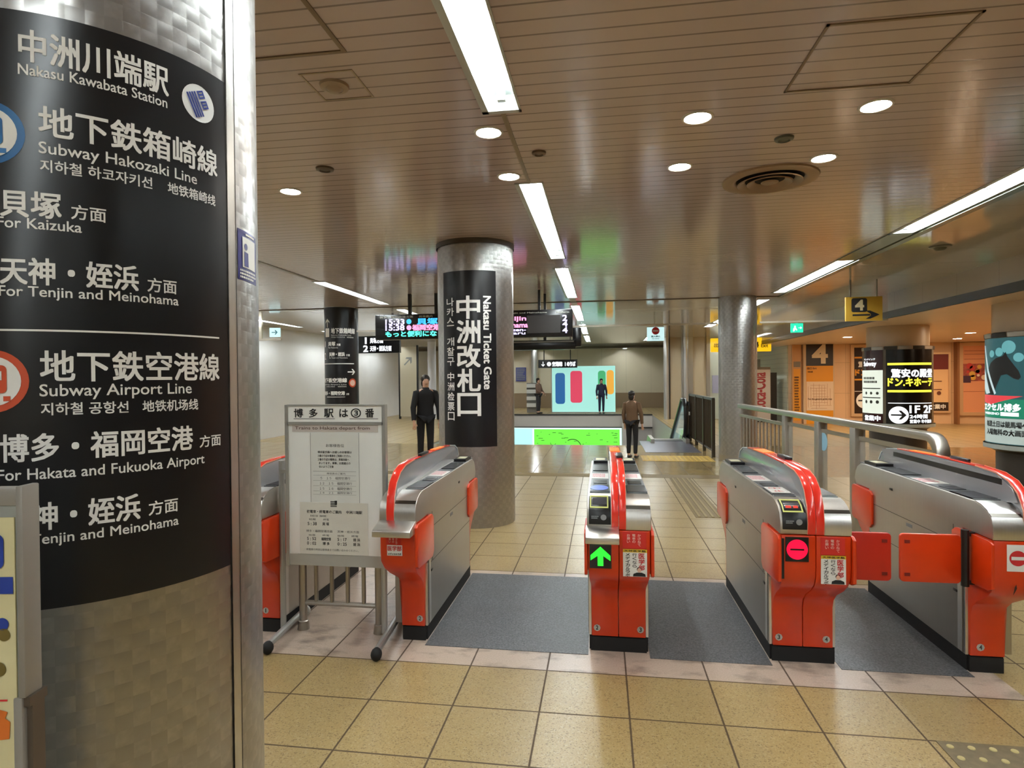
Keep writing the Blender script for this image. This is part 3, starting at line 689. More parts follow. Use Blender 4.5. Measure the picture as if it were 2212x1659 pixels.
        if ft.get('card'):
            MB().box(x0+.018, x1-.012, 3.33, 3.50, .884, .8865).build('paper_card', STW, t)
            tmesh('card_lettering', [('中', (x0+x1)/2-.03, (x0+x1)/2+.03, 3.44, 3.475, .001), ('止', (x0+x1)/2-.026, (x0+x1)/2+.026, 3.36, 3.40, .001)], lambda u, v: (u, v, .8868), CARDRED, t, split=False)
        dk(3.54, 3.64, DECK, 'ticket_slot', .004, x0+.03, x1-.02)
        dk(3.72, 3.92, STW, 'white_sticker', .0025, x0+.016, x1-.008)
        a = MB(); dashes(a, lambda u, v: (u, v, .8832), x0+.02, x1-.012, 3.76, 3.90, 3, 5); a.build('sticker_print', mat('pink_print', srgb(214, 130, 140), .5), t, flat=True)
        dk(4.02, 4.30, DECK, 'ticket_slot', .006, x0+.02, x1-.01)
        dk(4.38, 4.56, BLACK, 'far_reader', .02, x0+.02, x1-.01)
        dk(4.42, 4.52, mat('far_reader_screen', srgb(206, 202, 170), .4), 'far_screen', .0215, x0+.035, x1-.025)
        if ft.get('shelf'):
            s0 = x0-.006 if ft['shelf'] == 'l' else xl-.004
            s1 = (split if split else xr)+.0
            MB().prism([(3.02,.668),(3.02,.700),(3.035,.708),(3.13,.738),(3.14,.668)], s0, s1).build('steel_shelf', STP, t, bevel=.003)
        if ft.get('display'):
            xa, xb, za, zb = ft['dbox']
            dp = MB().box(xa, xb, YF-.006, YF+.01, za, zb).build('display_panel', mat('display_black', srgb(14, 16, 16), .2), t)
            a = MB(); g = flat_y(YF-.0075); cx_, cz_ = (xa+xb)/2, (za+zb)/2; w_ = xb-xa
            if ft['display'] == 'arrow':
                q = w_*.46
                polypts(a, g, [(cx_-q*.28,cz_-q*.95),(cx_+q*.28,cz_-q*.95),(cx_+q*.28,cz_+q*.05),(cx_+q*.98,cz_-q*.42),(cx_+q*.98,cz_+q*.1),(cx_,cz_+q*.98),(cx_-q*.98,cz_+q*.1),(cx_-q*.98,cz_-q*.42),(cx_-q*.28,cz_+q*.05)])
                a.build('green_arrow', GREENE, dp, flat=True)
            else:
                discpts(a, g, cx_, cz_, w_*.455); a.build('red_stop_disc', REDE, dp, flat=True)
                a = MB(); a.patch(flat_y(YF-.0085), cx_-w_*.3, cx_+w_*.3, cz_-w_*.04, cz_+w_*.04); a.build('stop_bar', mat('display_black', srgb(14, 16, 16), .2), dp, flat=True)
    return t
def tall_poster(t, x0, x1):
    """red sticker with white columns of print above a white poster with a yellow header"""
    g = lambda d: flat_y(YF-d)
    w = x1-x0
    rs = MB().box(x0, x1-.004, YF-.003, YF+.002, .625, .71).build('red_sticker', ROW1, t)
    tmesh('sticker_lettering',
          [(ch, x0+w*c, x0+w*(c+.13), .700-.016*i-.013, .700-.016*i, .0002) for c, s in ((.62, 'かさねて'), (.40, '電車の'), (.18, 'お願い')) for i, ch in enumerate(s)], g(.004), mat('pale_print', srgb(238, 190, 180), .5), rs, split=False)
    wp = MB().box(x0+.002, x1, YF-.003, YF+.002, .482, .622).build('white_poster', STW, t)
    MB().box(x0+.002, x1, YF-.0036, YF, .606, .622).build('poster_header', YEL, wp)
    tmesh('header_lettering', [('天神医学塾', x0+.008, x1-.006, .609, .619, .0002)], g(.0042), INK, wp)
    w2 = x1-x0
    tmesh('poster_red_lettering', [(ch, x0+w2*.66, x0+w2*.90, .602-.03*i-.026, .602-.03*i, .0006) for i, ch in enumerate('医学部')], g(.0042), CARDRED, wp, split=False)
    tmesh('poster_black_lettering', [(ch, x0+w2*.40, x0+w2*.58, .602-.019*i-.016, .602-.019*i, .0002) for i, ch in enumerate('行くなら')] +
          [(ch, x0+w2*.12, x0+w2*.30, .602-.0175*i-.015, .602-.0175*i, .0003) for i, ch in enumerate('メディカルラボ')], g(.0042), INK, wp, split=False)
    a = MB(); cx_ = x0+w2*.68; polypts(a, g(.0045), [(cx_-w2*.26,.484),(cx_+w2*.26,.484),(cx_+w2*.24,.497),(cx_+w2*.1,.504),(cx_-w2*.1,.504),(cx_-w2*.24,.497)]); discpts(a, g(.0045), cx_, .5205, w2*.10, 14); a.build('portrait_suit', INK, wp, flat=True)
    a = MB(); discpts(a, g(.0048), cx_, .516, w2*.08, 14, w2*.1); a.build('portrait_face', mat('portrait_skin', srgb(222, 180, 156), .5), wp, flat=True)

CL, CRR = -.082, .243; CM = (CL+CRR)/2
t = gate('centre ticket gate with the green arrow display, standing alone mid-row', CL, CRR, CM, (CM-.036, CM+.036), None,
     left=dict(reader=1, disc=1, shelf='l', display='arrow', dbox=(CL+.012, CL+.124, .519, .643)), right=dict())
badge(t, CL+.046, '2'); badge(t, CRR-.045, '3'); tall_poster(t, CM+.018, CRR-.022)
GL_, GR_ = .866, 1.197; GM = (GL_+GR_)/2
t = gate('ticket gate with the red no-entry disc lit, second from right', GL_, GR_, GM, (GM-.038, GM+.038), None,
     left=dict(reader=1, stop=1, card=1, display='stop', dbox=(GL_+.022, GL_+.13, .588, .708)), right=dict())
badge(t, GL_+.046, '3'); badge(t, GR_-.05, '4'); tall_poster(t, GM+.02, GR_-.03)
# flaps that close lane four
def flap(t, x0, x1, m):
    MB().prism(rrect(x0, x1, .462, .705, .02), 3.262, 3.280, 'y').build('barrier_flap', m, t, bevel=.004)
    for zz in (.50, .665): MB().box(x0+.02 if x0 > 1.4 else x1-.045, x0+.045 if x0 > 1.4 else x1-.02, 3.259, 3.262, zz-.008, zz+.008).build('flap_bolt', mat('flap_bolt', srgb(120, 22, 16), .4), t)
flap(t, GR_+.012, 1.435, REDFLAP)
MB().box(GL_+.004, GL_+.017, YF-.002, YF+.01, .50, .70).build('flap_gap_shade', BLACK, t)  # black strip stands in for the shade in the gap beside the flap
t = gate('rightmost ticket gate, a half unit with a white no-entry sticker', 1.812, 2.040, None, (1.950, 1.994), None, left=dict(), right=None, pr=.048)
flap(t, 1.475, 1.755, ORANGE)
MB().tube([(1.776,3.27,.45),(1.776,3.27,.73)], .018, 10).box(1.776, 1.815, 3.26, 3.28, .46, .48).box(1.776, 1.815, 3.26, 3.28, .70, .72).build('flap_hinge', BLACK, t)
badge(t, 1.875, '4')
a = MB(); MB().box(1.872, 1.962, YF-.003, YF+.002, .575, .70).build('no_entry_sticker', STW, t)
discpts(a, flat_y(YF-.004), 1.917, .637, .036); a.build('no_entry_disc', CARDRED, t, flat=True)
a = MB(); a.patch(flat_y(YF-.005), 1.889, 1.945, .629, .645); a.build('no_entry_bar', STW, t, flat=True)
# black slot in the tall hood side and scuffs on the front
MB().box(1.9405, 1.945, 3.27, 4.38, .955, .985).build('hood_slot', BLACK, t)
MB().prism([(3.25,.875),(4.50,.875),(4.55,.985),(4.40,1.0),(3.5,1.008),(3.3,.995),(3.2,.95),(3.16,.89)], 1.9415, 1.946).build('hood_side', HOODG, t)
a = MB(); polypts(a, flat_y(YF-.001), [(1.905,.50),(1.912,.515),(1.915,.495),(1.908,.48),(1.898,.462)]); a.build('scuff_mark', mat('scuff', srgb(60, 24, 16), .7), t, flat=True)
t = gate('left ticket gate with steel shelf and white sticker, beside the notice board', -1.205, -1.0, None, (-1.163, -1.121), None, left=None, right=dict(shelf='r'), pl=.047)
badge(t, -1.045, '2')
x0, x1 = -1.165, -1.082
MB().box(x0, x1, YF-.003, YF+.002, .605, .66).build('red_sticker', ROW1, t)
tmesh('sticker_lettering', [(ch, x0+.084*c, x0+.084*(c+.13), .655-.014*i-.012, .655-.014*i, .0002) for c, s in ((.62, 'かさねて'), (.40, '電車の'), (.18, 'お願い')) for i, ch in enumerate(s)], flat_y(YF-.004), mat('pale_print', srgb(238, 190, 180), .5), t, split=False)
MB().box(x0+.004, x1+.006, YF-.003, YF+.002, .545, .602).build('white_sticker', STW, t)
tmesh('sticker_red_lettering', [('医学部', x0+.008, x1+.002, .572, .598, .0006)], flat_y(YF-.004), CARDRED, t)
tmesh('sticker_black_lettering', [('メディカルラボ', x0+.010, x1, .549, .560, .0003)], flat_y(YF-.004), INK, t)
t = gate('leftmost ticket gate half hidden behind the near column', -2.045, -1.895, None, (-2.04, -1.99), None, left=None, right=dict())
badge(t, -2.0, '1')

# grey stone mats in the three lanes
for x0, x1, lab in ((-.998, -.084, 'wide grey speckled floor mat in the lane left of the centre gate'), (.245, .864, 'grey speckled floor mat in the lane right of the centre gate'), (1.199, 1.815, 'grey speckled floor mat in the lane closed by red flaps')):
    tag(MB().box(x0, x1, 3.262, 4.525, 0, .0025).build('floor_mat', MG), lab, 'floor mat', 'lane floor mats')

# ------------------------------------------------------------------ notice board on feet, low fence behind it
YBD = 3.24
ALU = mat('aluminium_frame', srgb(176, 176, 172), .35, .6)
t = thing('notice_board', 'white free-standing timetable notice board beside the left ticket gate', 'notice board', (-1.51, YBD, 0))
bx0, bx1 = -1.800, -1.222
MB().box(bx0, bx1, YBD, YBD+.022, .50, 1.247).build('board_panel', PAPERG, t)
MB().box(bx0-.014, bx0+.006, YBD-.006, YBD+.03, .43, 1.36).box(bx1-.006, bx1+.014, YBD-.006, YBD+.03, .43, 1.36).box(bx0, bx1, YBD-.006, YBD+.03, 1.245, 1.262).box(bx0, bx1, YBD-.004, YBD+.03, 1.352, 1.362).build('board_frame', ALU, t)
MB().box(bx0, bx1, YBD-.002, YBD+.026, .435, .50).build('lower_tray', mat('tray_grey', srgb(172, 170, 162), .4), t)
MB().box(bx0+.006, bx1-.006, YBD-.001, YBD+.02, 1.262, 1.352).build('header_panel', PAPER, t)
g = flat_y(YBD-.0025)
tmesh('header_lettering', [('博', -1.757,-1.703,1.288,1.337,.001), ('多', -1.664,-1.614,1.288,1.337,.001), ('駅', -1.573,-1.517,1.288,1.337,.001), ('は', -1.480,-1.430,1.290,1.335,.001), ('③', -1.411,-1.352,1.287,1.338,.001), ('番', -1.325,-1.275,1.288,1.337,.001)], g, INK, t)
a = MB()
for u0, u1 in ((-1.76,-1.51),(-1.42,-1.25)): a.patch(g, u0, u1, 1.279, 1.2815)
a.build('header_underline', INK, t, flat=True)
MB().box(bx0+.03, bx1-.03, YBD-.002, YBD+.002, 1.205, 1.243).build('strip_label', mat('strip_paper', srgb(206, 196, 190), .6), t)
tmesh('strip_lettering', [('Trains to Hakata depart from', -1.752,-1.30,1.213,1.236,.0002)], flat_y(YBD-.003), mat('brown_ink', srgb(96, 70, 60), .6), t)
def sheet(u0, u1, v0, v1, nm, m, parent, y): 
    return MB().box(u0, u1, y-.0015, y+.001, v0, v1).build(nm, m, parent)
sh = sheet(-1.66, -1.365, .797, 1.20, 'upper_notice', mat('notice_paper', srgb(226, 227, 222), .6), t, YBD)
g2 = flat_y(YBD-.0025)
a = MB()
for (u0, u1, v0, v1) in ((-1.66,-1.658,.797,1.2),(-1.367,-1.365,.797,1.2),(-1.66,-1.365,.797,.799),(-1.645,-1.385,.978,.9795),(-1.645,-1.385,.955,.956),(-1.645,-1.385,.925,.926),(-1.645,-1.385,.895,.896),(-1.645,-1.385,.865,.866),(-1.645,-1.385,.845,.846)): a.patch(g2, u0, u1, v0, v1)
a.build('notice_rules', GREYM, sh, flat=True)
tmesh('notice_lettering', [('お客様各位', -1.565,-1.455,1.118,1.136), ('博多駅方面へお越しのお客様は', -1.615,-1.41,1.082,1.096,.0002), ('３番のりばの電車をご利用ください。', -1.615,-1.415,1.061,1.075,.0002), ('２番のりばの電車は、貝塚方面へ', -1.615,-1.425,1.040,1.054,.0002), ('まいります。乗車、お間違えの', -1.608,-1.418,1.019,1.033,.0002), ('ないようご注意', -1.608,-1.52,.999,1.012,.0002),
   ('時刻表のご案内', -1.56,-1.45,.960,.972), ('５　１５　福岡空港行', -1.60,-1.42,.932,.948), ('１２　１５　福岡空港行', -1.605,-1.41,.902,.918), ('１５　１８　福岡空港行', -1.605,-1.41,.872,.888), ('１８　２１　福岡空港行', -1.605,-1.41,.850,.862)], g2, mat('faint_ink', srgb(84, 84, 84), .6), sh)
sh = sheet(-1.727, -1.318, .502, .80, 'lower_notice', mat('notice_paper_warm', srgb(222, 220, 210), .6), t, YBD-.002)
g3 = flat_y(YBD-.0045)
a = MB()
for k in range(4): a.patch(g3, -1.540, -1.502, .776+.009*k, .782+.009*k)
a.patch(g3, -1.515, -1.50, .79, .812); a.build('notice_logo', mat('faint_ink', srgb(84, 84, 84), .6), sh, flat=True)
tmesh('notice_lettering', [('初電車・終電車のご案内', -1.685,-1.475,.738,.756,.0003), ('中洲川端駅', -1.445,-1.35,.738,.756,.0003), ('貝塚方面（箱崎線）', -1.665,-1.565,.716,.728), ('始発', -1.672,-1.63,.696,.708), ('終電', -1.585,-1.55,.696,.708), ('5 : 38', -1.68,-1.625,.668,.686,.0004), ('貝 塚', -1.59,-1.55,.668,.686,.0004),
   ('博多・福岡空港方面', -1.69,-1.53,.628,.642), ('天神・姪浜方面', -1.50,-1.37,.628,.642), ('始発　　終電', -1.675,-1.55,.606,.617), ('始発　　終電', -1.50,-1.375,.606,.617), ('5 : 52', -1.685,-1.63,.582,.599,.0004), ('福岡空港', -1.598,-1.54,.582,.599,.0004), ('5 : 17', -1.50,-1.445,.582,.599,.0004), ('姪 浜', -1.405,-1.365,.582,.599,.0004), ('0 : 02', -1.685,-1.63,.556,.573,.0004), ('博 多', -1.59,-1.548,.556,.573,.0004), ('0 : 25', -1.50,-1.445,.556,.573,.0004), ('姪 浜', -1.405,-1.365,.556,.573,.0004),
   ('終電車の時刻は駅係員までお問い合わせください。', -1.69,-1.375,.522,.535)], g3, mat('faint_ink', srgb(84, 84, 84), .6), sh)
for x in (-1.868, -1.245):
    MB().tube([(x, YBD+.05, .045), (x, YBD+.05, 1.03)], .017, 10).build('upright', ALU, t)
    f = lambda d: (x+.044-.09*(d-3.05), d)
    MB().tube([f(3.06)+(.05,), f(3.56)+(.05,)], .02, 10).build('foot_bar', ALU, t)
    MB().sphere(f(3.045)+(.036,), .030, .034, .036).build('foot_cap', RUB, t)
    MB().sphere(f(3.575)+(.034,), .026, .02, .034).build('foot_cap', mat('white_cap', srgb(210, 208, 200), .5), t)
    MB().box(min(x, x+.06*(1 if x < -1.5 else -1)), max(x, x+.06*(1 if x < -1.5 else -1)), YBD+.028, YBD+.065, .96, .98).build('clamp', ALU, t)

t = thing('low_fence', 'low steel tube fence standing behind the notice board', 'fence', (-1.53, 3.39, 0))
YFE = 3.39
FM = steel('fence_steel', (.44, .41, .36, 1), .3)
for x in (-1.795, -1.315):
    MB().tube([(x, YFE, 0), (x, YFE, .80)], .024, 14).build('post', FM, t)
    MB().lathe([(.036,0),(.035,.008),(.034,.012),(.030,.05),(.024,.055)], (x, YFE, 0), 20).build('post_base', FM, t)
for x in (-1.71, -1.61, -1.51, -1.41): MB().tube([(x, YFE, .16), (x, YFE, .74)], .0125, 10).build('baluster', FM, t)
for z in (.16, .74): MB().tube([(-1.795, YFE, z), (-1.315, YFE, z)], .015, 10).build('rail', FM, t)

# ------------------------------------------------------------------ poster stand at the left edge, close to the camera
R0 = Vector((cos(yaw), sin(yaw), 0)); Q0 = Vector((-.907, .8217, 0)); BK = Vector((-sin(yaw), cos(yaw), 0))
def st(u, d, z): p = Q0+R0*u+BK*d; return (p.x, p.y, z)
t = thing('poster_stand', 'grey framed poster stand at the left edge before the near column', 'poster stand', st(-.25, .02, 0))
def sbox(mb, u0, u1, d0, d1, z0, z1):
    return mb.add([st(u0,d0,z0),st(u1,d0,z0),st(u1,d1,z0),st(u0,d1,z0),st(u0,d0,z1),st(u1,d0,z1),st(u1,d1,z1),st(u0,d1,z1)], [(0,3,2,1),(4,5,6,7),(0,1,5,4),(1,2,6,5),(2,3,7,6),(3,0,4,7)])
STF = mat('stand_grey_frame', srgb(150, 145, 138), .4, .3)
m = MB(); sbox(m, -.011, 0, 0, .035, 1.0, 1.337); sbox(m, -.020, -.006, .0, .03, .15, 1.0); sbox(m, -.52, -.011, .004, .035, 1.305, 1.332); sbox(m, -.54, -.51, 0, .035, .15, 1.337); sbox(m, -.52, -.03, .004, .035, .15, .19)
m.build('frame', STF, t, bevel=.002)
m = MB(); sbox(m, -.012, .004, .004, .04, .985, 1.0); sbox(m, -.008, .003, .01, .035, .15, .985); m.build('lower_bracket', mat('stand_bracket', srgb(96, 84, 72), .4, .4), t)
m = MB(); sbox(m, -.515, -.009, .006, .01, .19, 1.31); m.build('cover_sheet', mat('stand_grey_margin', srgb(150, 152, 146), .4), t)
m = MB(); sbox(m, -.505, -.016, .003, .0055, .20, 1.287); m.build('poster', mat('cream_poster', srgb(216, 206, 160), .5), t)
kk = lambda u, v: st(u+.022, .0015, v)
a = MB(); polypts(a, kk, rrect(-.20, -.054, 1.205, 1.262, .012)); a.patch(kk, -.3, -.040, 1.166, 1.193); discpts(a, kk, -.058, 1.118, .010); a.build('blue_print', mat('poster_blue', srgb(36, 62, 150), .5), t, flat=True)
a = MB(); discpts(a, kk, -.056, 1.101, .010); discpts(a, kk, -.066, 1.046, .012); a.build('olive_print', mat('poster_olive', srgb(112, 96, 44), .5), t, flat=True)
a = MB(); a.patch(kk, -.2, -.052, .995, .998); a.build('red_rule', CARDRED, t, flat=True)
a = MB(); polypts(a, kk, [(-.09,.93),(-.05,.935),(-.048,.962),(-.056,.968),(-.052,.978),(-.075,.985),(-.10,.97)]); a.build('orange_print', mat('poster_orange', srgb(214, 112, 40), .5), t, flat=True)
for u in (-.5, -.05):
    m = MB(); sbox(m, u-.02, u+.02, -.16, .2, 0, .03); sbox(m, u-.015, u+.015, .005, .03, .03, .16); m.build('foot', STF, t)

# ------------------------------------------------------------------ steel fence along the right of the paid area
XF = 2.10
RAILM = steel('rail_steel', (.50, .46, .40, 1), .26, 'y')
GFL = glass('fence_glass', (.80, .76, .66, 1), .05, .22)
t = thing('barrier_fence', 'long steel barrier fence with rounded end right of the gates', 'fence', (XF, 6.5, 0)); t.rotation_euler = (0, 0, .055)
pts = [(XF, 9.0, 1.08), (XF, 4.45, 1.08)] + [(XF, 4.45-.11*sin(a), .97+.11*cos(a)) for a in (.4, .8, 1.2, 1.57)] + [(XF, 4.34, 0)]
m = MB()
for p, q in zip(pts, pts[1:]): pass
def flatrail(mb, pts, w, h):
    n = len(pts); vs = []
    for i, p in enumerate(pts):
        d = (Vector(pts[min(i+1, n-1)])-Vector(pts[max(i-1, 0)])).normalized(); nrm = Vector((0, -d.z, d.y))
        for sx, sn in ((-w,-h),(w,-h),(w,h),(-w,h)): vs.append(tuple(Vector(p)+Vector((sx,0,0))+nrm*sn))
    fs = [(0,1,2,3), tuple(range((n-1)*4, n*4))]
    for i in range(n-1):
        for k in range(4): fs.append((i*4+k, i*4+(k+1) % 4, (i+1)*4+(k+1) % 4, (i+1)*4+k))
    mb.add(vs, fs)
flatrail(m, pts, .045, .028); m.build('top_rail', RAILM, t, bevel=.008)
for y in (5.50, 6.25, 7.15): MB().box(XF-.045, XF+.045, y-.05, y+.05, 0, 1.055).build('post', STD, t, bevel=.008)
for y0, y1 in ((4.37, 5.45), (5.55, 6.20), (6.30, 7.10)):
    MB().box(XF-.006, XF+.006, y0, y1, .12, .95).build('glass_panel', GFL, t)
    MB().box(XF-.012, XF+.012, y0, y1, .95, .985).box(XF-.012, XF+.012, y0, y1, .09, .12).build('panel_rail', RAILM, t)
MB().box(XF-.015, XF+.015, 7.2, 9.0, .93, .965).box(XF-.015, XF+.015, 7.2, 9.0, .10, .135).build('panel_rail', RAILM, t)
for i in range(13): 
    y = 7.28+i*.14; MB().tube([(XF, y, .12), (XF, y, .95)], .012, 8).build('baluster', STD, t)
t = tag(MB().prism([(6.17+.09*cos(2*pi*k/28), .865+.09*sin(2*pi*k/28)) for k in range(28)], XF-.0085, XF-.0068).build('round_sticker', mat('pale_blue_sticker', srgb(150, 200, 226), .5), loc=(XF, 6.5, 0)), 'pale blue round sticker on the fence glass beside a post', 'sticker'); t.rotation_euler = (0, 0, .055)
XF = 2.045
t = thing('barrier_fence', 'distant dark fence of upright steel bars beside the escalator', 'fence', (XF+.02, 12.6, 0), )
DF = mat('dark_fence_metal', srgb(84, 76, 64), .35, .7)
MB().box(XF-.02, XF+.03, 11.6, 14.6, 1.06, 1.11).box(XF-.01, XF+.02, 11.6, 14.6, .10, .13).build('top_rail', DF, t)
for y in (11.6, 12.6, 13.6, 14.55): MB().box(XF-.03, XF+.03, y-.03, y+.03, 0, 1.09).build('post', DF, t)
for i in range(20):
    y = 11.72+i*.145; MB().tube([(XF+.005, y, .12), (XF+.005, y, 1.07)], .014, 8).build('baluster', DF, t)

# ------------------------------------------------------------------ tactile paving
TG = mat('tactile_grey', srgb(122, 110, 84), .5, noise=.2, nscale=30); TD = mat('tactile_dome', srgb(192, 178, 124), .45)
TY = mat('tactile_yellow', srgb(196, 158, 66), .5, noise=.2, nscale=20); TYD = mat('tactile_yellow_dome', srgb(206, 176, 92), .5)
t = thing('tactile_tile', 'tactile paving with pale round studs at the lower right corner', 'tactile paving', (1.9, 2.48, 0))
MB().box(1.34, 2.5, 2.29, 2.672, 0, .003).build('base_slab', TG, t)
dm = MB()
for i in range(14):
    for j in range(5): dm.lathe([(.014,.003),(.012,.0065),(0,.0075)], (1.375+i*.078, 2.335+j*.075, 0), 10)
tag(dm.build('stud_field', TD, t), kind='stuff')
t = thing('tactile_strip', 'yellow tactile strip on the floor before the escalator', 'tactile paving', (1.35, 11.4, 0))
MB().box(.72, 1.98, 11.0, 11.75, 0, .004).build('base_slab', TY, t)
dm = MB()
for i in range(15):
    for j in range(8): dm.lathe([(.02,.004),(.016,.009),(0,.01)], (.77+i*.082, 11.07+j*.088, 0), 8)
tag(dm.build('stud_field', TYD, t), kind='stuff')
t = thing('tactile_strip', 'brown tactile guide strip crossing the floor behind the gates', 'tactile paving', (-.2, 9.3, 0))
MB().box(-4.5, 1.95, 9.16, 9.46, 0, .003).build('base_slab', mat('tactile_brown', srgb(124, 104, 66), .5, noise=.2, nscale=20), t)
dm = MB()
for j in range(4): dm.box(-4.45, .6, 9.19+j*.07, 9.215+j*.07, .003, .008)
dm.build('guide_bar', mat('tactile_bar', srgb(146, 126, 84), .5), t)
t = thing('tactile_strip', 'tactile guide strip running from the gates toward the escalator', 'tactile paving', (1.13, 8, 0))
MB().box(.98, 1.28, 6.6, 9.15, 0, .003).build('base_slab', mat('tactile_brown', srgb(124, 104, 66), .5, noise=.2, nscale=20), t)
dm = MB()
for j in range(4): dm.box(1.01+j*.07, 1.035+j*.07, 6.62, 9.13, .003, .008)
dm.build('guide_bar', mat('tactile_bar', srgb(146, 126, 84), .5), t)

# ------------------------------------------------------------------ hanging signs and displays
DBLK = mat('display_case', srgb(18, 18, 20), .25)
LP, LB, LC, LG, LWH, LRD = (emat('led_pink', (1, .30, .52, 1), 1.6), emat('led_violet', (.62, .55, 1, 1), 1.6), emat('led_blue', (.05, .42, 1, 1), 1.6), emat('led_green', (.10, 1, .72, 1), 1.5), emat('lit_white', (.92, .96, 1, 1), 1.3), emat('led_red', (1, .22, .3, 1), 1.7))
YL = 9.5
t = thing('train_display', 'hanging departure display with lit Japanese lines, left of the middle column', 'display', (-2.8, YL, 2.15))
MB().box(-3.70, -2.0, YL, YL+.18, 2.16, 2.57).build('case', DBLK, t, bevel=.006)
for x in (-3.13, -2.68): MB().box(x-.025, x+.025, YL+.06, YL+.12, 2.57, ZC).build('hanger', BLACK, t)
g = flat_y(YL-.003)
tmesh('times', [('15:33', -3.52,-3.20,2.405,2.492,.004), ('15:38', -3.52,-3.20,2.310,2.395,.004)], g, LB, t)
tmesh('blue_line', [('貝塚', -2.98,-2.64,2.400,2.495,.006)], g, LC, t)
tmesh('violet_line', [('行がまいります', -2.56,-2.1,2.405,2.47,.003), ('行がまいります', -2.56,-2.1,2.31,2.375,.003)], g, LB, t)
tmesh('pink_line', [('福岡空港', -3.06,-2.60,2.305,2.395,.006)], g, LP, t)
tmesh('green_line', [('もっと便利になった地下鉄', -3.52,-2.02,2.205,2.295,.004)], g, LG, t)
a = MB(); discpts(a, g, -3.12, 2.45, .042); a.build('blue_dot', LC, t, flat=True)
a = MB(); discpts(a, g, -3.12, 2.35, .042); a.build('pink_dot', LP, t, flat=True)
tmesh('header_lettering', [('博多・福岡空港方面', -3.62,-3.05,2.512,2.548,.001), ('発車案内', -2.95,-2.72,2.512,2.548,.001)], g, mat('dim_print', srgb(170, 170, 160), .5), t)
t = thing('train_display', 'hanging departure display with lit English names, right of the middle column', 'display', (-1.1, YL, 2.15))
MB().box(-1.95, -.45, YL, YL+.18, 2.16, 2.59).build('case', DBLK, t, bevel=.006)
MB().box(-1.0, -.96, YL+.06, YL+.10, 2.59, ZC).build('hanger', BLACK, t)
MB().box(-1.17, -.64, YL-.004, YL, 2.22, 2.50).build('dark_screen', mat('dark_screen', srgb(52, 48, 46), .3), t)
tmesh('pink_lines', [('Nishijin', -1.70,-1.185,2.405,2.49,.004), ('Meinohama', -1.72,-1.15,2.315,2.39,.004)], g, LP, t)
tmesh('violet_lines', [('Chikuzen-', -1.72,-1.19,2.255,2.30,.003), ('Maebaru', -1.72,-1.20,2.205,2.245,.003), ('2', -.605,-.535,2.405,2.495,.004), ('4', -.605,-.53,2.315,2.395,.004), ('4', -.605,-.53,2.215,2.30,.004)], g, LB, t)
tmesh('header_lettering', [('For Tenjin and Meinohama', -1.6,-.85,2.53,2.555,.001), ('Platform', -.70,-.50,2.53,2.555,.001)], g, mat('dim_print', srgb(170, 170, 160), .5), t)
t = thing('monitor', 'black flat box hanging under the English departure display', 'monitor', (-1.0, 9.9, 2.0))
MB().box(-1.95, -.42, 9.9, 10.1, 1.975, 2.13).build('case', DBLK, t, bevel=.01)
MB().box(-.47, -.33, 9.95, 10.1, 2.02, 2.33).build('side_bracket', DBLK, t, bevel=.01)
MB().box(-1.95, -.45, 9.895, 9.9, 2.09, 2.115).build('lamp_slot', mat('slot_grey', srgb(120, 116, 108), .4), t)
MB().box(-.95, -.91, 10.0, 10.04, 2.13, ZC).build('hanger', BLACK, t)
t = thing('platform_sign', 'black hanging sign with lit platform numbers 1 and 2', 'sign', (-4.7, 12.2, 2.0))
MB().box(-5.35, -4.22, 12.2, 12.3, 2.07, 2.43).build('case', DBLK, t)
MB().box(-4.4, -4.36, 12.23, 12.27, 2.43, ZC).box(-5.2, -5.16, 12.23, 12.27, 2.43, ZC).build('hanger', BLACK, t)
g = flat_y(12.197)
tmesh('lettering', [('1', -4.98,-4.95,2.27,2.40,.006), ('2', -5.02,-4.92,2.10,2.23,.006), ('貝塚方面', -4.87,-4.58,2.28,2.39,.004), ('天神・姪浜方面', -4.87,-4.40,2.11,2.22,.004)], g, LWH, t)
t = thing('hanging_sign', 'small white hanging no-entry sign over the escalator', 'sign', (1.2, 14, 2.3))
MB().box(1.03, 1.41, 14, 14.06, 2.33, 2.64).build('lit_case', emat('lit_cyan_white', (.62, .90, .92, 1), .85), t)
MB().box(1.19, 1.21, 14.02, 14.04, 2.64, ZC).build('hanger', STD, t)
a = MB(); g = flat_y(13.997); discpts(a, g, 1.22, 2.555, .085); a.build('no_entry_disc', CARDRED, t, flat=True)
a = MB(); a.patch(flat_y(13.994), 1.16, 1.28, 2.54, 2.57); a.build('no_entry_bar', STW, t, flat=True)
tmesh('lettering', [('進入禁止', 1.12,1.32,2.41,2.45,.002), ('No entry', 1.14,1.30,2.36,2.39,.001)], g, mat('sign_teal_ink', srgb(60, 130, 140), .5), t)
t = thing('hanging_sign', 'small lit exit arrow sign hanging by the left wall', 'sign', (-7.5, 13, 2.5))
MB().box(-7.64, -7.39, 13, 13.05, 2.52, 2.73).build('lit_case', emat('lit_cyan_white', (.62, .90, .92, 1), .85), t)
MB().box(-7.92, -7.84, 13.0, 13.05, 2.47, ZC).box(-7.92, -7.36, 13.0, 13.05, 2.44, 2.48).build('hanger', mat('white_rail', srgb(205, 196, 180), .4), t)
a = MB(); arrow(a, flat_y(12.997), -7.51, 2.625, .15); a.build('arrow', mat('sign_teal', srgb(20, 110, 120), .5), t, flat=True)
t = thing('exit_sign', 'yellow exit 4 sign with black arrow under the ceiling at right', 'sign', (3.82, 9.5, 2.3))
MB().box(3.57, 4.07, 9.5, 9.54, 2.30, 2.655).build('panel', mat('dull_yellow_sign', srgb(190, 148, 48), .45), t)
